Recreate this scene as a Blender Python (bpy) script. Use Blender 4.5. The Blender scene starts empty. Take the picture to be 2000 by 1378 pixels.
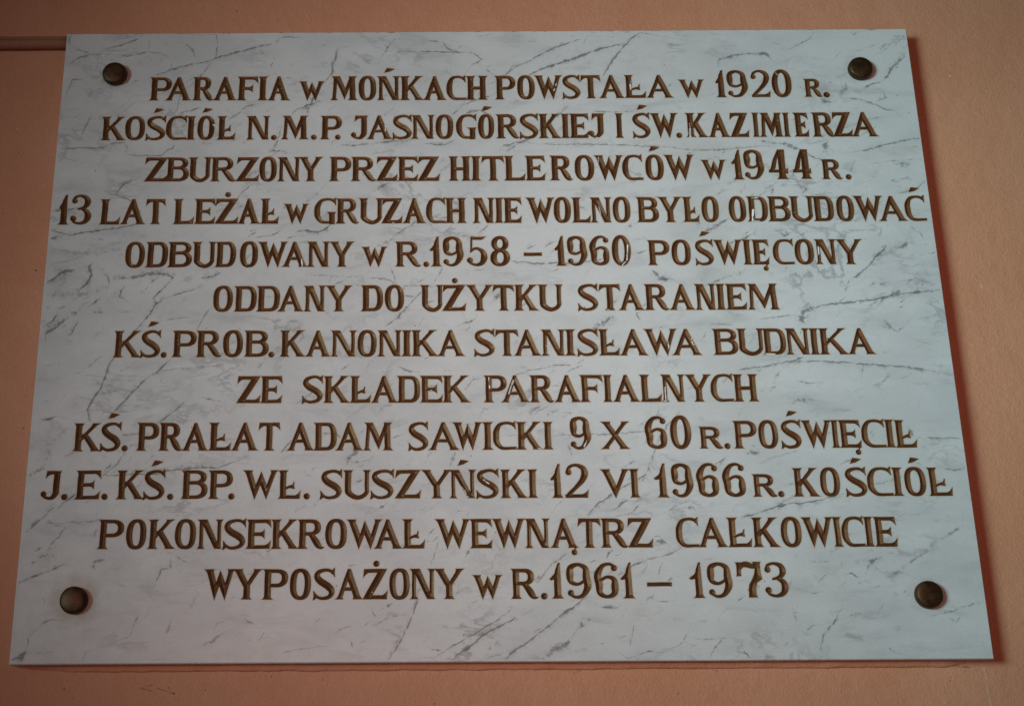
import bpy, bmesh, math, random
import numpy as np
from mathutils import Vector, Matrix
from mathutils.geometry import delaunay_2d_cdt

rng = np.random.default_rng(7)
random.seed(7)
scene = bpy.context.scene
col = scene.collection

# ---------------------------------------------------------------- camera
# plaque plane: X to the right, Z up (millimetres / 1000), front face at Y = 0,
# the room is on the -Y side; the middle of the plaque hangs at z = ZC
ZC = 1.9
SLAB_W, SLAB_H, SLAB_T = 1000.0, 734.8, 22.0          # mm
def W3(x, y, z=0.0):                                   # plaque mm -> world metres
    return Vector((x / 1000.0, -z / 1000.0, ZC + y / 1000.0))
cam_d = bpy.data.cameras.new('camera')
cam_d.sensor_fit = 'HORIZONTAL'; cam_d.sensor_width = 36.0
cam_d.lens = 46.8; cam_d.shift_x = 0.08498
cam_d.clip_start = 0.02; cam_d.clip_end = 60.0
cam = bpy.data.objects.new('camera', cam_d); col.objects.link(cam)
def axis(a, b, c): return Vector((a, -c, b)).normalized()
cr = axis(0.99998175, -0.00563119, -0.00219064)
cu = axis(0.0060363, 0.94715788, 0.32071095)
cb = axis(0.00026890, -0.32071832, 0.94717458)
m = Matrix.Identity(4)
for i in range(3):
    m[i][0], m[i][1], m[i][2] = cr[i], cu[i], cb[i]
m.translation = W3(-75.34, -503.84, 1379.80)
cam.matrix_world = m
scene.camera = cam

# ---------------------------------------------------------------- world, lamps, exposure
world = bpy.data.worlds.new('World'); scene.world = world
world.use_nodes = True
bg = world.node_tree.nodes['Background']
bg.inputs['Color'].default_value = (1.0, 0.55, 0.45, 1)
bg.inputs['Strength'].default_value = 0.045

def lamp(name, kind, loc, aim, energy, colour, **kw):
    d = bpy.data.lights.new(name, kind); d.energy = energy; d.color = colour
    for k, v in kw.items(): setattr(d, k, v)
    o = bpy.data.objects.new(name, d); col.objects.link(o)
    o.location = loc
    o.rotation_euler = (Vector(aim) - Vector(loc)).to_track_quat('-Z', 'Y').to_euler()
    return o
lamp('doorway_light', 'SPOT', (-1.75, -2.1, ZC + 0.05), (0.49, 0, ZC + 0.02), 330.0, (0.575, 0.965, 1.0),
     spot_size=math.radians(32.5), spot_blend=1.0, shadow_soft_size=0.5)
lamp('warm_fill', 'SPOT', (-0.3, -2.4, ZC - 0.3), (0.04, 0, ZC - 0.01), 92.0, (1.0, 0.43, 0.36),
     spot_size=math.radians(32), spot_blend=1.0, shadow_soft_size=0.5)  # added fill spot, stands in for warm light bounced off salmon walls

vs = scene.view_settings
scene.display_settings.display_device = 'sRGB'
vs.view_transform = 'Standard'; vs.look = 'None'
vs.exposure = 0.0; vs.gamma = 1.0; vs.use_curve_mapping = False

# ---------------------------------------------------------------- node helpers
class NT:
    def __init__(self, name):
        self.m = bpy.data.materials.new(name); self.m.use_nodes = True
        self.t = self.m.node_tree; self.n = self.t.nodes
        self.b = self.n['Principled BSDF']
        g = self.n.new('ShaderNodeNewGeometry'); self.pos = g.outputs['Position']
    def put(self, v, sock):
        if hasattr(v, 'is_output'): self.t.links.new(v, sock)
        else: sock.default_value = v
    def noise(self, scale, detail=3, rough=.5, vec=None, dist=0.0, lac=2.0):
        n = self.n.new('ShaderNodeTexNoise'); n.inputs['Scale'].default_value = scale
        n.inputs['Detail'].default_value = detail; n.inputs['Roughness'].default_value = rough
        n.inputs['Distortion'].default_value = dist
        self.t.links.new(vec if vec is not None else self.pos, n.inputs['Vector'])
        return n.outputs['Fac']
    def mapped(self, rot=(0, 0, 0), scale=(1, 1, 1), loc=(0, 0, 0), vec=None):
        n = self.n.new('ShaderNodeMapping')
        n.inputs['Rotation'].default_value = rot; n.inputs['Scale'].default_value = scale
        n.inputs['Location'].default_value = loc
        self.t.links.new(vec if vec is not None else self.pos, n.inputs['Vector'])
        return n.outputs['Vector']
    def ramp(self, v, a, b, lo=0.0, hi=1.0):
        n = self.n.new('ShaderNodeMapRange'); n.interpolation_type = 'SMOOTHSTEP'
        self.put(v, n.inputs['Value'])
        n.inputs['From Min'].default_value = a; n.inputs['From Max'].default_value = b
        n.inputs['To Min'].default_value = lo; n.inputs['To Max'].default_value = hi
        return n.outputs['Result']
    def math(self, op, a, b=0.0):
        n = self.n.new('ShaderNodeMath'); n.operation = op
        self.put(a, n.inputs[0]); self.put(b, n.inputs[1]); return n.outputs[0]
    def mix(self, f, a, b):
        n = self.n.new('ShaderNodeMix'); n.data_type = 'RGBA'
        self.put(f, n.inputs['Factor'])
        for v, s in ((a, n.inputs['A']), (b, n.inputs['B'])):
            self.put(v if hasattr(v, 'is_output') else (*v, 1.0), s)
        return n.outputs['Result']
    def attr(self, name):
        n = self.n.new('ShaderNodeAttribute'); n.attribute_name = name
        return n.outputs['Fac']
    def sep(self):
        n = self.n.new('ShaderNodeSeparateXYZ'); self.t.links.new(self.pos, n.inputs[0])
        return n.outputs
    def dist(self, p):
        n = self.n.new('ShaderNodeVectorMath'); n.operation = 'DISTANCE'
        self.t.links.new(self.pos, n.inputs[0]); n.inputs[1].default_value = p
        return n.outputs['Value']
    def mark(self, a, b, w):
        """1 on the straight mark from a to b, falling to 0 at half width w"""
        def vm(op, x, y=None, out='Vector'):
            n = self.n.new('ShaderNodeVectorMath'); n.operation = op
            self.put(x, n.inputs[0])
            if y is not None: self.put(y, n.inputs[1])
            return n.outputs[out]
        ba = b - a
        pa = vm('SUBTRACT', self.pos, a)
        h = self.math('MULTIPLY', vm('DOT_PRODUCT', pa, ba, 'Value'), 1 / max(ba.dot(ba), 1e-9))
        h = self.ramp(h, 0, 1); self.n[-1].interpolation_type = 'LINEAR'
        n = self.n.new('ShaderNodeVectorMath'); n.operation = 'SCALE'
        n.inputs[0].default_value = ba; self.put(h, n.inputs['Scale'])
        d = vm('LENGTH', vm('SUBTRACT', pa, n.outputs['Vector']), None, 'Value')
        return self.ramp(d, w * .35, w, 1, 0)
    def bump(self, h, strength, distance):
        n = self.n.new('ShaderNodeBump'); n.inputs['Strength'].default_value = strength
        n.inputs['Distance'].default_value = distance
        self.t.links.new(h, n.inputs['Height'])
        self.t.links.new(n.outputs['Normal'], self.b.inputs['Normal'])
    def out(self, colour, rough, spec=.5, metal=0.0):
        self.put(colour if hasattr(colour, 'is_output') else (*colour, 1.0), self.b.inputs['Base Color'])
        self.put(rough, self.b.inputs['Roughness'])
        self.b.inputs['Specular IOR Level'].default_value = spec
        self.put(metal, self.b.inputs['Metallic'])
        return self.m

# studs: centres on the plaque (mm)
STUDS = [(-438.5, 310.5), (438.0, 311.5), (-438.2, -303.5), (440.5, -303.0)]

WALL_MARKS = [(-370.8, -389.2, -357.6, -392.4, 1, 0, 0.5), (-363.4, -387.3, -357.0, -386.2, 1, 0, 0.6), (-353.2, -389.3, -334.8, -395.2, 0.9, 0, 0.6), (-334.8, -395.2, -334.8, -395.2, 1.6, 0, 0.9), (497.3, -373.4, 498.7, -412.1, 1, 1, 0.45), (453.6, -370.6, 482.8, -373.8, 1.5, 0, 0.6), (553.6, 315.6, 553.6, 315.6, 1.5, 1, 0.9), (553.2, 47.2, 553.7, 44.3, 1.6, 1, 0.8), (577.9, 141.0, 577.9, 141.0, 1.3, 0, 0.6), (-389.8, 234.6, -389.8, 234.6, 1.1, 0, 0.8), (-550.6, 221.7, -550.6, 221.7, 1.2, 0, 0.8), (-517.4, 72.8, -517.3, 72.1, 1.6, 0, 0.9), (-557.3, 252.3, -552.0, 253.7, 1, 1, 0.35), (-518.4, 176.3, -516.8, 178.9, 1, 1, 0.4), (-561.9, 143.5, -561.9, 143.5, 1.1, 0, 0.7), (-437.2, -399.2, -437.2, -399.2, 1, 0, 0.6), (-302.8, -391.6, -302.8, -391.6, 1.2, 0, 0.6), (-235.5, -378.6, -235.5, -378.6, 1.2, 0, 0.8), (-182.5, -382.2, -182.5, -382.2, 1.1, 0, 0.7), (-68.0, -406.9, -68.0, -406.9, 1.3, 0, 0.8), (506.5, 365.4, 516.3, 366.8, 1, 1, 0.3), (461.0, -387.3, 461.0, -387.3, 1.3, 0, 0.5), (449.4, -403.2, 453.9, -410.5, 0.9, 1, 0.25), (86.2, -373.1, 75.0, -377.0, 0.9, 0, 0.4), (223.6, -376.6, 218.3, -373.2, 0.9, 0, 0.4), ]

# ---- white marble with grey veins
def marble():
    k = NT('white_marble')
    big = k.noise(3.2, 3, .55)
    c = k.mix(k.ramp(k.math('ADD', k.math('MULTIPLY', big, .55), k.math('MULTIPLY', k.noise(13.0, 5, .62, k.mapped(rot=(0, math.radians(35), 0), scale=(1, 1, 2.1))), .45)), .40, .63), (.74, .735, .735), (.62, .62, .625))
    dv = k.mapped(rot=(0, math.radians(34), 0), scale=(7.0, 7.0, 24.0))
    streak = k.noise(1.5, 5, .62, dv, .6)
    c = k.mix(k.ramp(streak, .52, .78, 0, .42), c, (.36, .36, .365))
    dv2 = k.mapped(rot=(0, math.radians(28), 0), scale=(28.0, 28.0, 60.0), loc=(3, 1, 2))
    fleck = k.noise(1.3, 4, .6, dv2, .3)
    c = k.mix(k.ramp(fleck, .63, .78, 0, .45), c, (.28, .28, .285))
    # wandering hair veins that thin out and disappear
    for (rot, sc, lo, wd, amt, seed) in ((32, (6, 6, 13), .50, .030, .55, 1.7), (22, (11, 11, 24), .52, .045, .42, 6.1), (52, (9, 9, 20), .56, .035, .40, 9.3)):
        vv = k.mapped(rot=(0, math.radians(rot), 0), scale=sc, loc=(seed, seed * .6, seed * 1.3))
        r_ = k.math('ABSOLUTE', k.math('SUBTRACT', k.noise(1.0, 6, .62, vv, .45), .5))
        line = k.ramp(r_, 0.0, wd, 1, 0)
        gate = k.ramp(k.noise(7.0, 3, .6, k.mapped(loc=(seed, 0, seed))), lo, lo + .16)
        line = k.math('MULTIPLY', k.math('MULTIPLY', line, line), gate)
        c = k.mix(k.math('MULTIPLY', line, amt), c, (.22, .22, .23))
    # warm ageing, stronger in blotches
    age = k.noise(6.0, 4, .6, k.mapped(loc=(5, 2, 9)))
    c = k.mix(k.ramp(age, .5, .75, 0, .22), c, (.60, .56, .49))
    # the cut-in vein network (surface attribute) broken up by noise
    br = k.noise(190.0, 4, .7)
    br2 = k.noise(60.0, 3, .6)
    v = k.math('MULTIPLY', k.attr('vein'), k.ramp(br, .30, .60, .45, 1.5))
    v = k.math('MULTIPLY', v, k.ramp(br2, .32, .58, .5, 1.25))
    v = k.ramp(v, .03, .85)
    c = k.mix(k.math('MULTIPLY', v, .78), c, (.15, .145, .145))
    sm = k.math('MULTIPLY', k.attr('smudge'), k.ramp(br, .34, .64, .2, 1.6))
    sm = k.math('MULTIPLY', sm, k.ramp(br2, .36, .60, .45, 1.3))
    c = k.mix(k.math('MULTIPLY', k.ramp(sm, .02, .85), .8), c, (.15, .15, .155))
    # pin-head pits
    vor = k.n.new('ShaderNodeTexVoronoi'); vor.inputs['Scale'].default_value = 62.0
    k.t.links.new(k.pos, vor.inputs['Vector'])
    pit = k.ramp(vor.outputs['Distance'], .03, .075, 1, 0)
    pit = k.math('MULTIPLY', pit, k.ramp(k.noise(16.0, 2), .56, .62))
    c = k.mix(k.math('MULTIPLY', pit, .75), c, (.09, .08, .075))
    # oil from the paint has soaked into the stone round the letters
    h = k.ramp(k.attr('halo'), .12, 1.05)
    h = k.math('MULTIPLY', h, k.ramp(k.noise(45.0, 3), .3, .65, .45, 1.0))
    c = k.mix(k.math('MULTIPLY', h, .60), c, (.54, .40, .19))
    # verdigris-brown stain round each stud
    wob = k.noise(55.0, 4, .6)
    for i, (x, y) in enumerate(STUDS):
        d = k.dist(W3(x, y))
        d = k.math('ADD', d, k.math('MULTIPLY', k.math('SUBTRACT', wob, .5), .03))
        f = k.ramp(d, .013, .034 if i == 2 else .023, (.15, .25, .50, .25)[i], 0)
        c = k.mix(f, c, (.40, .29, .18))
    # wall paint slopped on the top edge, sides behind the front face a darker grey-brown
    s = k.sep()
    top = k.math('ADD', s['Z'], k.math('MULTIPLY', k.noise(38.0, 4, .7), .012))
    f = k.ramp(top, ZC + SLAB_H / 2000 + .0052, ZC + SLAB_H / 2000 + .0066)
    c = k.mix(k.math('MULTIPLY', f, .9), c, (.42, .19, .12))
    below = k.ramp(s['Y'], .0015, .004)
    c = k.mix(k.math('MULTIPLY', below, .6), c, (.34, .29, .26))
    c = k.mix(k.ramp(k.noise(520.0, 3, .7), .35, .7, 0, .20), c, (.40, .40, .40))
    k.bump(k.noise(140.0, 4, .6), .10, .0006)
    return k.out(c, k.ramp(k.noise(70.0, 3), .3, .7, .22, .36), .45)

def brown_paint():
    k = NT('brown_gold_paint')
    n = k.noise(55.0, 4, .6)
    c = k.mix(k.ramp(n, .3, .7), (.112, .044, .019), (.150, .061, .026))
    c = k.mix(k.ramp(k.noise(14.0, 3), .45, .7, 0, .5), c, (.155, .074, .027))
    rub = k.noise(320.0, 3, .7)
    c = k.mix(k.ramp(rub, .64, .76, 0, .5), c, (.07, .035, .02))
    ch = k.math('MULTIPLY', k.attr('chip'), k.ramp(k.noise(260.0, 3), .36, .56, .35, 1.3))
    chip = k.ramp(ch, .28, .42)
    stray = k.math('MULTIPLY', k.ramp(k.noise(430.0, 2), .735, .76), k.ramp(k.noise(18.0, 2), .52, .6))
    chip = k.math('MAXIMUM', chip, stray)
    c = k.mix(chip, c, (.78, .77, .74))
    k.bump(k.noise(420.0, 4, .65), .35, .0006)
    met = k.math('MULTIPLY', k.math('SUBTRACT', 1.0, chip), .24)
    return k.out(c, k.ramp(n, .3, .7, .32, .46), .08, met)

def bronze():
    k = NT('dark_bronze')
    n = k.noise(90.0, 5, .65)
    c = k.mix(k.ramp(n, .35, .68), (.045, .026, .012), (.088, .052, .021))
    c = k.mix(k.ramp(k.noise(30.0, 3, .6, k.mapped(loc=(1.2, 0, .4))), .5, .66, 0, .6), c, (.13, .048, .022))
    c = k.mix(k.ramp(k.noise(700.0, 3), .6, .75, 0, .5), c, (.03, .022, .014))
    k.bump(k.noise(350.0, 4, .6), .22, .0006)
    return k.out(c, k.ramp(n, .3, .7, .40, .58), .4, .65)

def wall_paint(name='salmon_wall_paint', tint=1.0):
    k = NT(name)
    big = k.noise(2.1, 4, .55)
    a = [v * tint for v in (.73, .335, .20)]; b = [v * tint for v in (.66, .29, .165)]
    c = k.mix(k.ramp(big, .35, .68), a, b)
    c = k.mix(k.ramp(k.noise(5.0, 5, .65, k.mapped(loc=(2, 7, 1))), .42, .70, 0, .55), c, [v * tint for v in (.63, .255, .14)])
    c = k.mix(k.ramp(k.noise(9.0, 4, .6), .45, .75, 0, .35), c, [v * tint for v in (.75, .37, .23)])
    dirt = k.noise(38.0, 5, .7)
    c = k.mix(k.ramp(dirt, .60, .85, 0, .3), c, [v * tint for v in (.47, .19, .11)])
    vor = k.n.new('ShaderNodeTexVoronoi'); vor.inputs['Scale'].default_value = 40.0
    k.t.links.new(k.pos, vor.inputs['Vector'])
    pit = k.math('MULTIPLY', k.ramp(vor.outputs['Distance'], .025, .06, 1, 0), k.ramp(k.noise(11.0, 2), .52, .60))
    c = k.mix(k.math('MULTIPLY', pit, .7), c, (.16, .06, .04))
    spk = k.n.new('ShaderNodeTexVoronoi'); spk.inputs['Scale'].default_value = 21.0
    k.t.links.new(k.mapped(loc=(.37, .2, .11)), spk.inputs['Vector'])
    sp = k.math('MULTIPLY', k.ramp(spk.outputs['Distance'], .018, .034, 1, 0), k.ramp(k.noise(6.0, 2), .56, .62))
    c = k.mix(k.math('MULTIPLY', sp, .8), c, (.66, .55, .47))
    c = k.mix(k.ramp(k.noise(430.0, 3, .7), .32, .68, 0, .30), c, [v * tint for v in (.50, .22, .13)])
    if tint == 1.0:                               # scuffs, a scraped line and paint nicks on this wall
        rag = k.ramp(k.noise(260.0, 3, .7), .36, .55, .1, 1)
        for x0, y0, x1, y1, w, light, amt in WALL_MARKS:
            f = k.mark(W3(x0, y0, -SLAB_T), W3(x1, y1, -SLAB_T), w / 1000)
            f = k.math('MULTIPLY', k.math('MULTIPLY', f, rag if x0 != x1 else 1.0), amt)
            c = k.mix(f, c, (.74, .62, .53) if light else (.17, .065, .045))
    else: c = k.mix(.35, c, (.24, .07, .045))
    h = k.math('ADD', k.math('MULTIPLY', k.noise(420.0, 3, .6), .5), k.noise(60.0, 5, .6))
    h = k.math('ADD', h, k.math('MULTIPLY', k.noise(9.0, 3, .5), 2.0))
    h = k.math('SUBTRACT', h, k.math('MULTIPLY', pit, .8))
    k.bump(h, .42, .0032)
    return k.out(c, .62, .32)

M_MARBLE, M_PAINT, M_BRONZE, M_WALL = marble(), brown_paint(), bronze(), wall_paint()
M_CABLE = wall_paint('dark_red_cable_paint', .66)  # wall paint made darker and redder for the cables

def link(name, me, mat, parent=None, loc=None):
    o = bpy.data.objects.new(name, me); col.objects.link(o)
    if mat: me.materials.append(mat)
    if loc is not None: o.location = loc
    if parent: o.parent = parent
    return o
def tag(o, label, cat, group=None):
    o['label'] = label; o['category'] = cat
    if group: o['group'] = group

# ================================================================ THE WALL
def build_wall():
    bm = bmesh.new()
    x0, x1, z0, z1 = -1.7, 1.7, ZC - 1.5, ZC + 1.5
    yf, yb = SLAB_T / 1000.0, SLAB_T / 1000.0 + .25
    vs_ = [bm.verts.new(p) for p in ((x0, yf, z0), (x1, yf, z0), (x1, yf, z1), (x0, yf, z1),
                                     (x0, yb, z0), (x1, yb, z0), (x1, yb, z1), (x0, yb, z1))]
    for f in ((0, 1, 2, 3), (5, 4, 7, 6), (4, 0, 3, 7), (1, 5, 6, 2), (3, 2, 6, 7), (4, 5, 1, 0)):
        bm.faces.new([vs_[i] for i in f])
    me = bpy.data.meshes.new('wall'); bm.to_mesh(me); bm.free()
    w = link('wall', me, M_WALL)
    w['kind'] = 'structure'
    return w
wall = build_wall()

# bead of painted plaster squeezed out under the slab, part of the wall
def build_bead(parent):
    bm = bmesh.new()
    n, prof = 260, 9
    rows = []
    wob = np.cumsum(rng.normal(0, .05, n + 1)); wob -= np.linspace(wob[0], wob[-1], n + 1)
    tall = 6.2 + np.convolve(rng.normal(0, .8, n + 1), np.ones(5) / 5, 'same') + wob * .6
    deep = 5.0 + np.convolve(rng.normal(0, 1.0, n + 1), np.ones(5) / 5, 'same')
    for i in range(n + 1):
        x = -488 + 968 * i / n
        edge = min(1.0, (x + 488) / 60, (480 - x) / 25)
        h, d = max(.8, tall[i]) * (.35 + .65 * edge), max(.8, deep[i]) * (.2 + .8 * edge)
        row = []
        for j in range(prof):
            a = math.pi / 2 * j / (prof - 1)
            yy = -SLAB_H / 2 - .2 - h * math.sin(a) ** 1.0
            zz = -SLAB_T - .3 + d * math.cos(a) ** .8
            row.append(bm.verts.new(W3(x, yy, zz)))
        rows.append(row)
    for i in range(n):
        for j in range(prof - 1):
            bm.faces.new((rows[i][j], rows[i + 1][j], rows[i + 1][j + 1], rows[i][j + 1]))
    bmesh.ops.recalc_face_normals(bm, faces=bm.faces)
    me = bpy.data.meshes.new('plaster_bead'); bm.to_mesh(me); bm.free()
    for p in me.polygons: p.use_smooth = True
    return link('plaster_bead', me, M_WALL, parent)
build_bead(wall)

# ================================================================ LETTERING
# A glyph is a list of strips; a strip is a list of (left, crease, right) points, x in 0..w and
# y in 0..1 (cap height).  T is the thick stroke, N the thin one.
T, N = .214, .130
def S3(l, r): return (l, ((l[0] + r[0]) / 2, (l[1] + r[1]) / 2), r)
YS = (0, .02, .045, .08, .125, .2, .35, .5, .65, .8, .875, .92, .955, .98, 1)
def stem(xb, xt, th, y0=0.0, y1=1.0, b=(.075, .075), t=(.075, .075), fl=.125):
    """upright or slanting stroke, cut flat top and bottom, flared into wedge serifs"""
    out = []
    H = y1 - y0
    for s in YS:
        y = y0 + s * H; x = xb + (xt - xb) * s
        db, dt = (y - y0), (y1 - y)
        kb = max(0, 1 - db / fl) ** 1.9; kt = max(0, 1 - dt / fl) ** 1.9
        l = x - th / 2 - b[0] * kb - t[0] * kt
        r = x + th / 2 + b[1] * kb + t[1] * kt
        out.append(S3((l, y), (r, y)))
    return out
def vee(xl, xr, ax, tl, tr, ytop=1.0, yap=-.035, sl=(.07, .05), sr=(.05, .07), up=False, serif_l=True, serif_r=True):
    """two slanting strokes meeting in a point at ax; up=True turns it over (A)"""
    A, B = [], []
    for s in YS:
        y = max(0.0, yap) + (ytop - max(0.0, yap)) * s if up else yap + (ytop - yap) * s
        f_ = (y - yap) / (ytop - yap)
        el = xl + (ax - xl) * (1 - f_)           # outer left edge
        er = xr + (ax - xr) * (1 - f_)
        k = max(0, 1 - (ytop - y) / .125) ** 1.9
        a0, a1 = el, min(el + tl, max(er - tr * .0, el))
        b1, b0 = er, max(er - tr, min(el, er))
        a1 = min(el + tl, er); b0 = max(er - tr, el)
        if serif_l: a0 -= sl[0] * k; a1 += sl[1] * k
        if serif_r: b0 -= sr[0] * k; b1 += sr[1] * k
        A.append(S3((a0, y), (a1, y))); B.append(S3((b0, y), (b1, y)))
    if up:
        A = [tuple((x, 1 - y + 0.0) for x, y in q) for q in A]
        B = [tuple((x, 1 - y) for x, y in q) for q in B]
    return [A, B]
def bar(x0, x1, y, th, k0=0.0, k1=0.0):
    """horizontal stroke; k0/k1 = extra half-height of a flared end"""
    out = []
    for s in (0, .04, .1, .2, .35, .65, .8, .9, .96, 1):
        x = x0 + (x1 - x0) * s
        e = k0 * max(0, 1 - (x - x0) / .14) ** 1.7 + k1 * max(0, 1 - (x1 - x) / .14) ** 1.7
        out.append(S3((x, y + th / 2 + e), (x, y - th / 2 - e)))
    return out
def arm(x0, x1, y, th, down, up=0.0, out_=0.03):
    """arm at the top (down>0) or foot (down<0) of E, F, L, T, Z: wedge at the x1 end"""
    st = []
    sg = 1 if x1 > x0 else -1
    L = abs(x1 - x0)
    for s in (0, .25, .5, .64, .74, .82, .89, .945, 1):
        x = x0 + (x1 - x0) * s
        e = max(0, 1 - (L - abs(x - x0)) / .17) ** 1.8
        xo = x + sg * out_ * e
        if down > 0: a, b = (x, y), (xo, y - th - (down - th) * e)
        else: a, b = (xo, y + th + (-down - th) * e), (x, y)
        st.append(S3(a, b))
    return st
def cr(P, n=9):
    """Catmull-Rom through rows (x, y, width)"""
    P = np.array(P, float); Q = np.vstack([2 * P[0] - P[1], P, 2 * P[-1] - P[-2]])
    out = []
    for i in range(1, len(Q) - 2):
        for t in np.linspace(0, 1, n, endpoint=False):
            out.append(.5 * ((2 * Q[i]) + (-Q[i-1] + Q[i+1]) * t + (2*Q[i-1] - 5*Q[i] + 4*Q[i+1] - Q[i+2]) * t*t
                             + (-Q[i-1] + 3*Q[i] - 3*Q[i+1] + Q[i+2]) * t**3))
    out.append(Q[-2]); return np.array(out)
def brush(P, n=6):
    c = cr(P, n)
    d = np.gradient(c[:, :2], axis=0); d /= np.linalg.norm(d, axis=1)[:, None] + 1e-9
    nn = np.stack([-d[:, 1], d[:, 0]], 1)
    w = np.maximum(c[:, 2:3], .012) / 2
    a, b = c[:, :2] + nn * w, c[:, :2] - nn * w
    return [(tuple(a[i]), tuple(c[i, :2]), tuple(b[i])) for i in range(len(c))]
def ring(x0, x1, y0, y1, ts, tt, a0=0, a1=360, e=2.5, n=36):
    cx, cy, ao, bo = (x0 + x1) / 2, (y0 + y1) / 2, (x1 - x0) / 2, (y1 - y0) / 2
    ai, bi = ao - ts, bo - tt
    out = []
    for i in range(n + 1):
        a = math.radians(a0 + (a1 - a0) * i / n); c, s = math.cos(a), math.sin(a)
        f = lambda v: math.copysign(abs(v) ** (2 / e), v)
        out.append(S3((cx + ao * f(c), cy + bo * f(s)), (cx + ai * f(c), cy + bi * f(s))))
    return out
def ball(x, y, r, n=14):
    return [('fan', (x, y), [(x + r * math.cos(i * 2 * math.pi / n), y + r * math.sin(i * 2 * math.pi / n)) for i in range(n)])]
def poly(*p):
    cx = sum(q[0] for q in p) / len(p); cy = sum(q[1] for q in p) / len(p)
    return [('fan', (cx, cy), list(p))]
def bowl(xs, x1, y0, y1, ts, tt, n=22, e=2.3):
    """right-hand half ring joined to a stem whose middle is at xs"""
    cx = xs + (x1 - xs) * .42; cy = (y0 + y1) / 2
    ao, bo = x1 - cx, (y1 - y0) / 2; ai, bi = ao - ts, bo - tt
    out = [S3((xs, y1), (xs, y1 - tt))]
    for i in range(n + 1):
        a = math.pi / 2 - math.pi * i / n; c, s = math.cos(a), math.sin(a)
        f = lambda v: math.copysign(abs(v) ** (2 / e), v)
        out.append(S3((cx + ao * f(c), cy + bo * f(s)), (cx + ai * f(c), cy + bi * f(s))))
    out.append(S3((xs, y0), (xs, y0 + tt)))
    return out
def acute(x, dx=0):
    return poly((x - .19 + dx, 1.14), (x + .02 + dx, 1.19), (x + .21 + dx, 1.30), (x + .04 + dx, 1.34), (x - .09 + dx, 1.35))
def tail(x): return ball(x, -.155, .10) + [brush([(x + .055, .03, .10), (x + .035, -.04, .05), (x + .03, -.13, .10)], 4)]

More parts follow.
